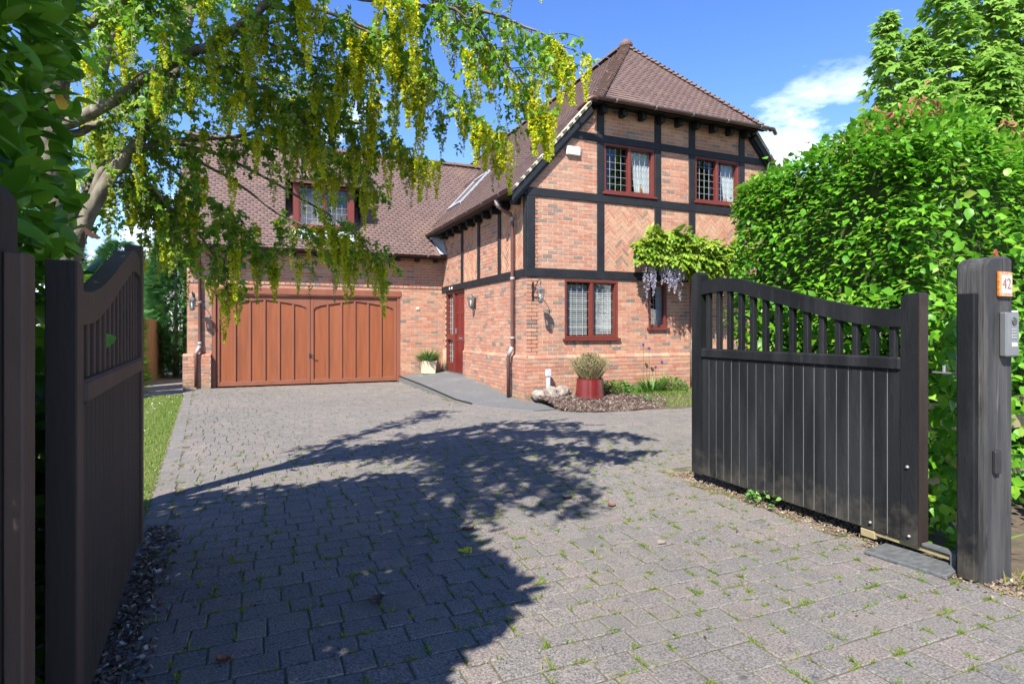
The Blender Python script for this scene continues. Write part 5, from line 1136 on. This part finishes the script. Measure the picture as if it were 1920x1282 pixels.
# ================================================================== TREES, HEDGES
def branch_mesh(mb, pts, r0, r1, n=8, wob=.0):
    P_ = [Vector(p) for p in pts]; out_ = []
    for i in range(len(P_) - 1):                                   # Catmull-Rom so that limbs bend smoothly
        p0, p1, p2, p3 = P_[max(i - 1, 0)], P_[i], P_[i + 1], P_[min(i + 2, len(P_) - 1)]
        for k in range(5):
            t_ = k / 5; out_.append(.5 * ((2 * p1) + (p2 - p0) * t_ + (2 * p0 - 5 * p1 + 4 * p2 - p3) * t_ * t_ + (3 * p1 - p0 - 3 * p2 + p3) * t_ ** 3) + Vector([random.gauss(0, wob) for _ in range(3)]))
    out_.append(P_[-1]); m = len(out_)
    mb.tube(out_, [r0 + (r1 - r0) * i / (m - 1) for i in range(m)], n); return out_
LIMBS = {
  'A': ([(-5.9, -4.96, -0.07), (-5.91, -5.07, 1.91), (-5.95, -5.16, 2.45), (-5.92, -5.23, 2.83), (-5.86, -5.31, 3.28), (-5.77, -5.4, 3.57), (-5.65, -5.51, 4.06), (-5.44, -5.71, 4.56)], .105, .045),
  'B': ([(-5.9, -5.0, 1.3), (-5.89, -5.08, 1.76), (-5.8, -5.12, 2.06), (-5.65, -5.18, 2.4), (-5.43, -5.17, 2.77), (-5.32, -5.11, 3.02), (-5.23, -5.15, 3.23), (-5.15, -5.07, 3.64), (-5.05, -5.01, 4.18)], .062, .020),
  'B2': ([(-5.9, -5.0, 1.4), (-5.87, -5.03, 1.88), (-5.82, -4.89, 2.33), (-5.78, -4.69, 2.74), (-5.83, -4.56, 3.02), (-5.79, -4.47, 3.53), (-5.7, -4.4, 4.01), (-5.62, -4.32, 4.43)], .055, .02),
  'C': ([(-5.95, -5.2, 2.7), (-5.87, -5.23, 2.78), (-5.66, -5.34, 2.88), (-5.5, -5.43, 2.97), (-5.31, -5.55, 3.1), (-5.1, -5.69, 3.2), (-4.9, -5.83, 3.26), (-4.8, -5.93, 3.31), (-4.62, -6.17, 3.39), (-4.43, -6.36, 3.5)], .046, .022),
  'G': ([(-4.43, -6.36, 3.5), (-4.07, -6.46, 3.4), (-3.67, -6.58, 3.38), (-3.29, -6.63, 3.4), (-3.07, -6.62, 3.37), (-2.87, -6.65, 3.31), (-2.76, -6.64, 3.22)], .016, .004),
  'R': ([(-4.43, -6.36, 3.5), (-4.02, -6.54, 3.5), (-3.72, -6.66, 3.4), (-3.46, -6.67, 3.3), (-3.27, -6.64, 3.16), (-3.04, -6.63, 2.95), (-2.97, -6.66, 2.83)], .014, .004),
  'H': ([(-4.62, -6.17, 3.39), (-4.28, -6.1, 3.47), (-3.96, -6.02, 3.45), (-3.73, -6.01, 3.35), (-3.35, -5.95, 3.15), (-3.1, -5.95, 2.95), (-2.94, -5.97, 2.84)], .014, .004),
  'Q': ([(-4.9, -5.83, 3.26), (-4.54, -6.09, 3.35), (-4.16, -6.15, 3.4), (-3.8, -6.09, 3.32), (-3.57, -6.08, 3.15)], .014, .004),
  'O': ([(-4.8, -5.93, 3.31), (-4.4, -5.83, 3.29), (-4.06, -5.65, 3.29), (-3.86, -5.63, 3.15)], .013, .004),
  'I': ([(-5.31, -5.55, 3.1), (-4.94, -5.49, 3.15), (-4.6, -5.42, 3.11), (-4.22, -5.36, 3.09), (-3.95, -5.37, 3.02), (-3.75, -5.35, 3.0), (-3.57, -5.37, 2.88), (-3.47, -5.36, 2.77)], .018, .004),
  'P': ([(-5.1, -5.69, 3.2), (-4.77, -5.67, 3.14), (-4.46, -5.59, 3.0), (-4.24, -5.57, 2.76)], .013, .004),
  'D': ([(-5.95, -5.16, 2.6), (-5.87, -5.19, 2.7), (-5.62, -5.19, 2.87), (-5.43, -5.06, 3.06), (-5.07, -4.78, 3.36), (-4.51, -4.69, 3.53), (-3.96, -4.6, 3.46)], .034, .008),
  'E': ([(-5.77, -5.13, 2.21), (-5.66, -5.12, 2.54), (-5.5, -5.14, 2.67), (-5.23, -5.15, 2.78), (-4.8, -5.11, 2.88), (-4.49, -5.03, 3.0), (-4.0, -4.91, 2.89), (-3.73, -4.92, 2.69)], .030, .005),
  'J': ([(-5.23, -5.15, 2.78), (-4.87, -4.75, 2.79), (-4.33, -4.55, 2.58), (-3.97, -4.49, 2.39), (-3.71, -4.49, 2.16), (-3.56, -4.56, 1.99)], .015, .004),
  'K': ([(-5.32, -5.11, 2.76), (-4.91, -4.74, 2.66), (-4.5, -4.59, 2.41), (-4.14, -4.52, 2.26), (-3.88, -4.53, 2.03)], .014, .004),
  'L': ([(-5.43, -5.17, 2.76), (-5.17, -4.84, 2.56), (-4.84, -4.55, 2.3), (-4.52, -4.47, 2.0)], .014, .004),
  'M': ([(-5.5, -5.14, 2.65), (-5.31, -4.89, 2.37), (-5.11, -4.65, 2.18), (-4.92, -4.51, 1.91), (-4.84, -4.55, 1.75)], .014, .004),
  'N': ([(-5.57, -5.11, 2.61), (-5.46, -4.83, 2.5), (-5.34, -4.66, 2.33), (-5.22, -4.61, 2.11)], .013, .004),
  'S': ([(-5.80, -5.33, 3.30), (-5.77, -5.35, 3.38), (-5.5, -5.57, 3.51), (-5.21, -5.92, 3.69), (-4.95, -6.35, 3.84)], .046, .01),
  'T': ([(-5.63, -5.19, 2.42), (-5.53, -5.01, 2.47), (-5.42, -4.84, 2.41), (-5.29, -4.79, 2.33)], .012, .004),
  # limbs of the upper crown, over the drive and the gate
  'U1': ([(-5.44, -5.71, 4.56), (-4.8, -6.0, 4.9), (-4.1, -6.2, 4.9), (-3.4, -6.4, 4.6), (-2.9, -6.5, 4.2)], .03, .005),
  'U3': ([(-5.44, -5.71, 4.56), (-5.6, -6.7, 5.0), (-5.7, -7.6, 4.9), (-5.6, -8.4, 4.5)], .03, .005),
  'U4': ([(-5.05, -5.01, 4.18), (-4.5, -5.1, 4.6), (-3.9, -5.3, 4.7), (-3.3, -5.5, 4.4)], .025, .005),
  'U5': ([(-5.62, -4.32, 4.43), (-5.3, -3.9, 4.8), (-4.9, -3.7, 4.7)], .02, .005),
  'U10': ([(-5.6, -6.7, 5.0), (-5.3, -7.6, 4.7), (-5.05, -8.3, 4.2), (-4.9, -8.7, 3.9)], .022, .005),
  'U9': ([(-5.44, -5.71, 4.56), (-5.35, -7.0, 4.9), (-5.05, -7.9, 4.5), (-4.75, -8.35, 4.1)], .026, .005),
  'U12': ([(-5.44, -5.71, 4.56), (-6.0, -6.8, 5.0), (-6.2, -7.8, 4.8), (-6.1, -8.6, 4.4)], .026, .005),
  'U13': ([(-5.6, -6.7, 5.0), (-5.85, -7.4, 4.6), (-5.75, -8.0, 4.1), (-5.6, -8.4, 3.8)], .02, .005),
  'U7': ([(-5.65, -5.51, 4.06), (-4.9, -5.5, 4.3), (-4.2, -5.8, 4.35), (-3.6, -6.1, 4.2)], .024, .005),
}
TREE = empty('laburnum_tree', (-5.9, -5.0, 0), 0, 'laburnum tree with hanging yellow blossom leaning over the drive', 'tree')
def rel(root, pts): o = Vector(root.location); return [Vector(p) - o for p in pts]
TO = np.array(TREE.location)
tw = MB(); leafP = []; leafD = []; racP = []
for key, (pts, r0, r1) in LIMBS.items():
    mb = MB(); path = branch_mesh(mb, rel(TREE, pts), r0, r1, 10 if r0 > .03 else 6, .004)
    mb.build('trunk' if key == 'A' else 'branch', 'bark' if r0 > .012 else 'twig', TREE, True)
    m = len(path); heavy = key[0] == 'U' or key == 'S'
    start = {'A': .80, 'B': .38, 'B2': .30, 'C': .30, 'D': .28, 'E': .25, 'S': .25, 'J': .50, 'K': .45, 'L': .30}.get(key, .18)
    acc = 0
    for i in range(1, m):
        seg = path[i] - path[i - 1]; t_ = i / m
        if t_ < start: continue
        acc += seg.length
        stp = .030 if heavy else .026 if key in 'EMNTLDI' else .034
        while acc > stp:
            acc -= stp; d = seg.normalized(); side = Vector(unit(1)[0]); side = (side - d * side.dot(d)).normalized()
            tip = t_ > .80
            L_ = random.uniform(.10, .42) * (.62 if tip else 1.0) * (1.45 if heavy else 1)
            dirv = (side * random.uniform(.5, 1) + d * random.uniform(.1, .8) + Vector((0, 0, random.uniform(-.75, .25)))).normalized()
            p = path[i - 1] + seg * random.random(); q = [p]; nst = max(2, int(L_ / .05))
            for k in range(nst):
                dirv = (dirv + Vector((0, 0, -.10)) + Vector([random.gauss(0, .08) for _ in range(3)])).normalized(); q.append(q[-1] + dirv * (L_ / nst))
            tw.tube(q, [.0035 - .0025 * k / nst for k in range(nst + 1)], 3, False)
            for k in range(1, nst + 1):
                for _ in range(4 if heavy else 2):
                    leafP.append(q[k]); leafD.append((dirv * .5 + Vector(unit(1)[0]) * .8 + Vector((0, 0, -.35))))
            if random.random() < (.34 if heavy else .52): racP.append((q[-1], heavy, tip))
            if random.random() < .35 and not heavy: racP.append((q[len(q) // 2], heavy, tip))
    if key in ('G', 'R', 'H', 'I', 'J', 'K', 'L', 'M', 'Q', 'O', 'P'):
        for k in range(9): racP.append((path[-1 - int(k * .9)] + Vector([random.gauss(0, .022) for _ in range(3)]), False, 2))
tw.build('twigs', 'twig', TREE, kind='stuff')
P = np.array([tuple(p) for p in leafP]); D = np.array([tuple(p) for p in leafD]); n = len(P)
scatter('crown', T_TRI, P + RNG.normal(0, .02, (n, 3)), D, unit(n) + np.array([0, 0, .9]), RNG.uniform(.032, .060, n), 'laburnum_leaf', TREE)
fl = [raceme_mesh('flower_raceme', L_, .038, nf, 'laburnum_flower', s, petal=.88) for L_, nf, s in ((.24, 150, 11), (.29, 180, 12), (.20, 120, 13), (.34, 210, 14))]
bu = [raceme_mesh('flower_raceme', L_, .026, nf, 'laburnum_bud', s, petal=.75) for L_, nf, s in ((.22, 60, 21), (.26, 70, 22), (.18, 50, 23))]
po = [raceme_mesh('flower_raceme', L_, .018, nf, 'laburnum_pod', s, petal=.6) for L_, nf, s in ((.20, 46, 31), (.26, 54, 32))]
random.shuffle(racP)
vis = [q for q in racP if in_view(q[0] + Vector(TO), .02)]; oth = [q for q in racP if not in_view(q[0] + Vector(TO), .02)]
vis.sort(key=lambda q: camdist(q[0] + Vector(TO)))
def pick(q):
    sunny = (q[0].x + TO[0]) > -4.2
    w_ = random.random() * (.75 if q[2] == 2 else 1); return random.choice(fl if w_ < (.46 if sunny or q[2] else .24) else bu if w_ < .78 else po)
near = vis[:]; random.shuffle(near); near.sort(key=lambda q: q[2] != 2); sel = near[:300]
for q in sel:
    o = bpy.data.objects.new('flower_raceme', pick(q)); COL.objects.link(o); o.parent = TREE; s = random.uniform(.75, 1.25)
    o.location = q[0]; o.scale = (s, s, s); o.rotation_euler = (random.gauss(0, .09), random.gauss(0, .09), random.uniform(0, 6.3))
groups_ = {}
for q in near[300:] + oth:
    me = pick(q); groups_.setdefault(me.name, (me, []))[1].append((q[0], random.uniform(.7, 1.2), random.uniform(0, 6.3)))
Vs = []; Fs = []; Rs = []; Mi = []; mats_used = ['laburnum_flower', 'laburnum_bud', 'laburnum_pod']; b = 0
for nm, (me, lst) in groups_.items():
    v = np.zeros(len(me.vertices) * 3); me.vertices.foreach_get('co', v); v = v.reshape(-1, 3); f = np.zeros(len(me.polygons) * 3, dtype=int); me.loops.foreach_get('vertex_index', f); f = f.reshape(-1, 3)
    rr = np.zeros(len(me.polygons)); me.attributes['rnd'].data.foreach_get('value', rr); mi = mats_used.index(me.materials[0].name)
    for (p, s, a) in lst:
        c, s_ = math.cos(a), math.sin(a); w_ = np.c_[v[:, 0] * c - v[:, 1] * s_, v[:, 0] * s_ + v[:, 1] * c, v[:, 2]] * s + np.array(p)
        Vs.append(w_); Fs.append(f + b); Rs.append(rr); Mi.append(np.full(len(f), mi)); b += len(v)
me = npmesh('blossom', np.vstack(Vs), np.vstack(Fs), np.concatenate(Rs))
for k in mats_used: me.materials.append(MATS[k])
me.polygons.foreach_set('material_index', np.concatenate(Mi).astype(np.int32)); o = bpy.data.objects.new('blossom', me); COL.objects.link(o); o.parent = TREE; o['kind'] = 'stuff'

def lumpy_box(name, a, b, m, parent, amp=.12, cell=.22):
    """a closed, uneven block, coloured dark to stand for the shade inside a hedge"""
    import bmesh
    bm = bmesh.new(); bmesh.ops.create_cube(bm, size=1)
    bmesh.ops.subdivide_edges(bm, edges=bm.edges[:], cuts=11, use_grid_fill=True)
    c = [(a[i] + b[i]) / 2 for i in range(3)]; s = [b[i] - a[i] for i in range(3)]
    for v in bm.verts:
        p = Vector((c[0] + v.co.x * s[0], c[1] + v.co.y * s[1], c[2] + v.co.z * s[2])); nrm = Vector(v.co).normalized()
        v.co = p + nrm * amp * mnoise.noise(p * 2.1)
    me = bpy.data.meshes.new(name); bm.to_mesh(me); bm.free(); return link(name, me, m, parent)
def hedge_points(a, b, n, faces, bulge=.12, depth=.28, topround=.35):
    """points through the outer layer of a clipped block; returns positions and outward normals"""
    P = []; N = []
    ar = {'-x': (b[1] - a[1]) * (b[2] - a[2]), '+x': (b[1] - a[1]) * (b[2] - a[2]), '-y': (b[0] - a[0]) * (b[2] - a[2]), '+y': (b[0] - a[0]) * (b[2] - a[2]), '+z': (b[0] - a[0]) * (b[1] - a[1])}
    ks = [k for k in faces]; wts = np.array([ar[k] for k in ks]); cnt = (wts / wts.sum() * n).astype(int)
    for k, c in zip(ks, cnt):
        for _ in range(c):
            u_, v_ = random.random(), random.random(); x, yv, z = a[0] + (b[0] - a[0]) * u_, a[1] + (b[1] - a[1]) * u_, a[2] + (b[2] - a[2]) * v_
            if k == '-x': p, nn = (a[0], yv, z), (-1, 0, 0)
            elif k == '+x': p, nn = (b[0], yv, z), (1, 0, 0)
            elif k == '-y': p, nn = (x, a[1], z), (0, -1, 0)
            elif k == '+y': p, nn = (x, b[1], z), (0, 1, 0)
            else: p, nn = (a[0] + (b[0] - a[0]) * u_, a[1] + (b[1] - a[1]) * v_, b[2]), (0, 0, 1)
            p = Vector(p); nn = Vector(nn)
            # round the shoulders towards the top and the corners
            for ax in (0, 1):
                e = min(p[ax] - a[ax], b[ax] - p[ax]); 
                if e < topround and p.z > b[2] - topround: p.z -= (topround - e) * .35 * ((p.z - b[2] + topround) / topround)
            if nn.z == 0 and p.z > b[2] - topround: p -= nn * ((p.z - b[2] + topround) ** 2) * .9
            lump = bulge * mnoise.noise(p * 1.5 + Vector((3.1, 0, 0))) + bulge * .6 * mnoise.noise(p * 4.2)
            p += nn * (lump - depth * random.random() ** 1.8); P.append(tuple(p)); N.append(tuple(nn))
    return np.array(P), np.array(N)
def leaf_meshes(name, tpl, m, k=5):
    out_ = []
    for i in range(k):
        V = tpl[0].copy(); V[:, 2] *= .6 + .25 * i; V[:, 0] *= .9 + .06 * i
        me = npmesh(name, V, tpl[1], np.full(len(tpl[1]), i / k)); me.materials.append(MATS[m]); me.polygons.foreach_set('use_smooth', [True] * len(me.polygons)); out_.append(me)
    return out_
def hedge(root, P, N, D, FN_, S, tpl, m, leafname, ind=300):
    """all leaves of a hedge: those that show largest become parts of their own, the rest one foliage part"""
    O = np.array(root.location)
    dist = np.linalg.norm(P - np.array(CAM), axis=1); face = np.sum(N * (np.array(CAM) - P), axis=1) / dist
    ok = np.array([in_view(p, -.02) for p in P]); score = np.where(ok & (face > .15), S / dist * (.5 + face), 0)
    idx = np.argsort(-score)[:max(ind * 3, 1)]; RNG.shuffle(idx); idx = idx[:ind]; mask = np.ones(len(P), bool); mask[idx] = False
    ms = leaf_meshes(leafname, tpl, m)
    for i in idx:
        o = bpy.data.objects.new(leafname, random.choice(ms)); COL.objects.link(o); o.parent = root
        fr = frames(D[i:i + 1], FN_[i:i + 1])[0] * S[i]; p = P[i] - O
        o.matrix_basis = Matrix([[*fr[k], p[k]] for k in range(3)] + [[0, 0, 0, 1]])
    scatter('foliage', tpl, P[mask] - O, D[mask], FN_[mask], S[mask], m, root)
# ------------------------------------------------------------------ beech hedge on the right
BH = empty('beech_hedge', (1.5, -6.6, 0), 0, 'tall bright green beech hedge behind the black gate', 'hedge')
ha, hb = (-.50, -7.55, .12), (5.5, -5.75, 3.10)
P, N = hedge_points(ha, hb, 80000, ('-x', '-y', '+z', '+y'), .22, .26, .60)
n = len(P); D = N * .7 + unit(n) * np.array([.75, .75, .35]) + np.array([0, 0, -.22]); FN_ = np.array([0, 0, 1.35]) + N * .40 + unit(n) * .45
hedge(BH, P, N, D, FN_, .032 + .052 * RNG.random(n) ** 1.2, T_OVAL, 'beech_leaf', 'leaf')
o = lumpy_box('shade_core', (ha[0] + .22 - 1.5, ha[1] + .24 + 6.6, .0), (hb[0] - .2 - 1.5, hb[1] - .12 + 6.6, hb[2] - .44), 'hedge_core', BH, .12)
st = MB()
for i in range(9):
    x = -.35 + i * .6; mb = MB(); mb.tube(rel(BH, [(x, -6.9, 0), (x + random.uniform(-.1, .1), -7.0, .8), (x + random.uniform(-.15, .15), -7.25, 1.6)]), [.04, .03, .012], 7); mb.build('stem', 'bark', BH, True)
tq = MB()
for i in range(420):
    k = random.randrange(len(P)); p = Vector(P[k]) - Vector(BH.location); nn = Vector(N[k]); d = (nn + Vector(unit(1)[0]) * .7 + Vector((0, 0, .3))).normalized(); L_ = random.uniform(.10, .28)
    tq.tube([p - d * L_ * .6, p + Vector((0, 0, .01)), p + d * L_ * .4], [.004, .003, .0015], 4, False)
tq.build('twigs', 'twig', BH, kind='stuff')
# shoots and browned tips along the top
n = 2600; P2 = np.c_[RNG.uniform(-.35, 5, n), RNG.uniform(-7.4, -5.9, n), 2.99 + np.abs(RNG.normal(0, .11, n))]
P2[:, 2] -= .22 * np.clip((.60 - (P2[:, 0] + .5)) / .60, 0, 1)
keep = np.array([mnoise.noise(Vector((p[0] * 1.2, p[1] * 1.5, 7))) > -.05 for p in P2]); P2 = P2[keep]; n = len(P2)
scatter('browned_tips', (T_OVAL[0] * np.array([.55, 1, 2.5]), T_OVAL[1]), P2 - np.array(BH.location), unit(n) + np.array([0, 0, .3]), unit(n), RNG.uniform(.04, .08, n), 'beech_red', BH)
n = 700; P2 = np.c_[RNG.uniform(-.3, 5, n), RNG.uniform(-7.4, -5.9, n), 2.92 + np.abs(RNG.normal(0, .10, n))]
P2[:, 2] -= .22 * np.clip((.60 - (P2[:, 0] + .5)) / .60, 0, 1)
scatter('top_shoots', T_OVAL, P2 - np.array(BH.location), unit(n) + np.array([0, 0, .3]), unit(n) + np.array([0, 0, .8]), RNG.uniform(.05, .08, n), 'beech_leaf', BH)
# leaves that push through the gate's spindles and under it
n = 1700; P2 = np.vstack([np.c_[RNG.uniform(-.45, 1.0, 800), RNG.uniform(-7.95, -7.5, 800), RNG.uniform(.15, 2.3, 800)], np.c_[RNG.uniform(-.86, -.6, 420), RNG.uniform(-7.6, -6.15, 420), RNG.uniform(1.15, 1.66, 420)], np.c_[RNG.uniform(-.72, -.45, 480), RNG.uniform(-7.85, -7.5, 480), RNG.uniform(.05, 1.6, 480)]])
scatter('gate_sprays', T_OVAL, P2 - np.array(BH.location), unit(n) + np.array([-.6, -.3, 0]), unit(n) + np.array([-.5, -.5, .8]), RNG.uniform(.06, .10, n), 'beech_leaf', BH)
# ------------------------------------------------------------------ laurel on the left
LH = empty('laurel_hedge', (-6.7, -7.4, 0), 0, 'tall glossy dark laurel hedge behind the brown gate post', 'hedge')
la, lb = (-8.4, -9.3, .05), (-5.46, -6.55, 3.35)
P, N = hedge_points(la, lb, 15000, ('+x', '-y', '+z'), .16, .42)
sel_ = ~((P[:, 0] > -5.60) & (P[:, 1] < -7.75) & (P[:, 2] < 1.9)); P, N = P[sel_], N[sel_]
n = len(P); D = N * .5 + unit(n) * .7 + np.array([0, 0, .30]); FN_ = N * .5 + unit(n) * .6 + np.array([0, -.2, .9])
hedge(LH, P, N, D, FN_, RNG.uniform(.10, .15, n), T_LAUREL, 'laurel_leaf', 'leaf')
o = lumpy_box('shade_core', (la[0] + .3 + 6.7, la[1] + .45 + 7.4, 0), (lb[0] - .55 + 6.7, lb[1] - .3 + 7.4, lb[2] - .6), 'hedge_core', LH, .12)
for i in range(6):
    x, yv = random.uniform(-6.1, -5.75), -7.6 + i * .28; mb = MB(); mb.tube(rel(LH, [(x, yv, 0), (x + .05, yv + random.uniform(-.2, .2), 1.2), (x + random.uniform(0, .2), yv + random.uniform(-.3, .3), 2.4)]), [.03, .022, .008], 6); mb.build('stem', 'bark', LH, True)
for p in ((-5.42, -7.05, 2.33), (-5.44, -7.3, 2.38)):
    o = bpy.data.objects.new('yellowed_leaf', leaf_meshes('yellowed_leaf', T_OVAL, 'yellow_leaf', 1)[0]); COL.objects.link(o); o.parent = LH; q = Vector(p) - Vector(LH.location); o.location = q; o.scale = (.10,) * 3; o.rotation_euler = (1.2, .4, .8); break
# ------------------------------------------------------------------ sycamore behind the beech hedge
SY = empty('sycamore_tree', (6.2, -3.9, 0), 0, 'pale green sycamore with upright leafy shoots behind the beech hedge', 'tree')
mb = MB(); mb.tube([(0, 0, -.1), (.05, 0, 1.5), (0, .05, 3.0)], [.20, .17, .12], 10); mb.build('trunk', 'bark', SY, True)
PP = []; DD = []; NNv = []
for (x, yv, zt, zb, rad) in ((-1.45, .15, 6.55, 3.6, .36), (-.85, .1, 6.3, 3.4, .55), (-.30, -.1, 7.7, 3.4, .62), (.55, -.3, 8.0, 3.5, .60), (1.15, -.4, 7.6, 3.2, .75), (-1.75, .2, 4.9, 3.0, .55), (-1.1, -.4, 5.2, 3.0, .8), (0, -.6, 5.8, 3.0, .9), (.9, -.7, 5.9, 3.0, 1.0), (-2.2, .3, 4.3, 2.8, .4), (1.9, -.5, 6.6, 3, .8)):
    mb = MB(); mb.tube([(x * .25, yv * .3, 2.0), (x * .8, yv, zb), (x + random.uniform(-.05, .05), yv, (zb + zt) / 2), (x, yv, zt)], [.06, .045, .025, .006], 6); mb.build('branch', 'bark', SY, True)
    nL = int(520 * (zt - zb) * rad); t_ = RNG.random(nL) ** .85
    r_ = rad * (1 - t_ ** 2.2 * .75) * np.sqrt(RNG.random(nL)); a = RNG.uniform(0, 2 * math.pi, nL); hz = zb + (zt - zb) * t_
    hz = hz + .06 * np.sin(a * 2 + x * 5 + hz * 9) + RNG.normal(0, .03, nL); r_ = r_ * (1 + .35 * np.sin(a * 3 + hz * 5))
    PP.append(np.c_[x + r_ * np.cos(a), yv + r_ * np.sin(a), hz - r_ * .18]); DD.append(np.c_[np.cos(a), np.sin(a), RNG.uniform(-1.0, .0, nL)] + unit(nL) * .4); NNv.append(np.c_[np.cos(a) * .9, np.sin(a) * .9, np.ones(nL) * .8] + unit(nL) * .45)
P = np.vstack(PP); n = len(P)
scatter('crown', T_PALM, P, np.vstack(DD), np.vstack(NNv), RNG.uniform(.10, .19, n), 'sycamore_leaf', SY)
# ------------------------------------------------------------------ conifers and hedges beyond the left lawn
def conifer(name, loc, lab, h, r_, n, m, s, cat='tree', shape=.8):
    t = empty(name, loc, 0, lab, cat); mb = MB(); mb.tube([(0, 0, -.05), (0, 0, h * .9)], [.09, .015], 7); mb.build('trunk', 'bark', t, True)
    tz = RNG.random(n); rad = r_ * (1 - tz ** 1.6) ** shape * (.55 + .45 * np.sqrt(RNG.random(n))); a = RNG.uniform(0, 2 * math.pi, n)
    rad *= 1 + .18 * np.sin(a * 5 + tz * 14)
    P = np.c_[rad * np.cos(a), rad * np.sin(a), h * tz + .05]; D = np.c_[np.cos(a), np.sin(a), RNG.uniform(-.3, .8, n)] + unit(n) * .25
    scatter('crown', T_SPRAY, P, D, unit(n) + np.array([0, 0, .8]), RNG.uniform(*s, n), m, t)
    return t
conifer('conifer', (-7.55, 5.4, 0), 'bright lime green conifer between lawn and fence panel', 2.75, .46, 5200, 'conifer_bright', (.10, .20), shape=.35)
conifer('conifer', (-7.95, 3.6, 0), 'bright green conifer partly hidden by the brown gate', 2.4, .5, 4200, 'conifer_bright', (.10, .20), shape=.35)
conifer('conifer', (-6.95, 12.2, 0), 'dark green conifer rising behind the closeboard fence', 4.6, 1.25, 11000, 'conifer_dark', (.16, .34), shape=.45)
conifer('conifer', (-8.9, 12.8, 0), 'dark green conifer standing further left behind the fence', 4.2, 1.2, 8000, 'conifer_dark', (.16, .34), shape=.5)
conifer('conifer', (-6.95, 9.9, 0), 'dark conifer showing beside the garage corner', 4.6, .80, 9000, 'conifer_dark', (.16, .34), shape=.5)
conifer('conifer', (-11.2, 13.6, 0), 'broad dark conifer beyond the lawn, leftmost of the dark ones', 5.2, 1.6, 5200, 'conifer_dark', (.20, .40), shape=.5)
YH = empty('clipped_hedge', (-12, 2.2, 0), 0, 'pale yellow-green hedge beyond the lawn seen over the brown gate', 'hedge')
P, N = hedge_points((-15, 1.2, .1), (-8.6, 2.8, 2.42), 9000, ('-y', '+x', '+z'), .14, .25); n = len(P)
scatter('foliage', T_OVAL, P - np.array(YH.location), N * .5 + unit(n) * .8, unit(n) + np.array([0, 0, .8]), RNG.uniform(.05, .10, n), 'hedge_yellow', YH)
lumpy_box('shade_core', (-14.8 + 12, 1.5 - 2.2, 0), (-8.8 + 12, 2.6 - 2.2, 2.15), 'hedge_core', YH, .1)
# ================================================================== SMALL THINGS ON THE GROUND
def chips(name, n, fpos, size, m, label, cat):
    mb = MB()
    for i in range(n):
        x, yv = fpos(); a_ = random.uniform(*size); M = Matrix.Translation((x, yv, a_ * .4)) @ Euler((random.gauss(0, .6), random.gauss(0, .6), random.uniform(0, 6.3))).to_matrix().to_4x4()
        mb.box((-a_, -a_ * random.uniform(.3, .8), -a_ * .25), (a_, a_ * random.uniform(.3, .8), a_ * .25), M=M)
    return tag(mb.build(name, m), label, cat, None, 'stuff')
def by_left():
    yv = random.uniform(-7.9, -5.3); return -5.22 + abs(random.gauss(0, .085)) - .06 * (yv + 7.7), yv
chips('leaf_litter', 1300, by_left, (.004, .017), 'litter', 'dark chippings and dead leaves heaped along the brown gate', 'litter')
chips('gravel_strip', 3000, lambda: (-.93 - abs(random.gauss(0, .10)) + random.uniform(-.02, .30), random.uniform(-8.6, -5.5)), (.003, .010), 'gravel', 'sandy gravel strip along the foot of the black gate', 'gravel')
chips('scattered_grit', 900, lambda: (random.uniform(-5.5, -1.2), random.uniform(-8.2, 3)), (.003, .009), 'litter', 'specks of grit and bark scattered over the paving', 'grit')
n = 1400; P = np.c_[RNG.uniform(-.85, .4, n), RNG.uniform(-8.9, -8.15, n), np.full(n, -.01)]; sel_ = ~((P[:, 0] > -.99) & (P[:, 0] < -.71) & (P[:, 1] > -8.17)); P = P[sel_]; n = len(P)
tag(scatter('verge_grass', T_BLADE, P, np.c_[RNG.normal(0, .5, n), RNG.normal(0, .5, n), np.ones(n)], unit(n), RNG.uniform(.03, .09, n), 'weed'), 'tufty verge grass at the foot of the weathered post', 'grass')
t = empty('strap_leaf_plant', (-.50, -7.85, 0), 0, 'strappy green bulb leaves at the right of the weathered post', 'plant'); blades('leaves', (0, 0, 0), 40, .34, .1, 1.3, 'plant_green', t, w_=.6, r0=.08)
for i, (x, yv, lab) in enumerate(((-2.05, -6.15, 'reddish brown dead leaf lying nearest the black gate'), (-2.35, -5.82, 'dark curled dead leaf on the paving before the black gate'), (-3.35, -6.2, 'brown dead leaf at the shadow edge mid drive'), (-4.05, -7.0, 'brown dead leaf in the tree shade mid drive'), (-4.75, -7.35, 'large black dead leaf in the shade near the brown gate'), (-2.2, -6.95, 'small black dead leaf on sunlit paving'))):
    mb = MB(); vs = []; 
    for k in range(5):
        t_ = k / 4; w_ = .028 * math.sin(t_ * math.pi * .9 + .15); vs += [(-w_, t_ * .085, .012 + .018 * abs(t_ - .5)), (0, t_ * .085, .004), (w_, t_ * .085, .014 + .014 * t_)]
    mb.add(vs, [f for k in range(4) for f in ((k * 3, k * 3 + 1, k * 3 + 4, k * 3 + 3), (k * 3 + 1, k * 3 + 2, k * 3 + 5, k * 3 + 4))]); o = mb.build('fallen_leaf', 'dead_leaf' if i % 2 == 0 else 'litter'); tag(o, lab, 'leaf', 'dead leaves on the drive'); o.location = (x, yv, .0); o.rotation_euler = (0, 0, random.uniform(0, 6)); o.scale = (.8 + .1 * (i % 4),) * 3
t = bushy('weed_clump', (-.98, -6.62, 0), 'small leafy weed clump growing under the black gate', 60, .09, .14, .12, s=(.03, .06)); t['group'] = 'weeds by the gate'
# a fallen spray of blossom on the drive
o = bpy.data.objects.new('fallen_blossom', fl[2]); COL.objects.link(o); o.location = (-3.42, -6.62, .02); o.rotation_euler = (R(86), 0, R(60)); o.scale = (.45,) * 3; tag(o, 'yellow fallen blossom spray lying at the edge of the tree shadow', 'blossom')
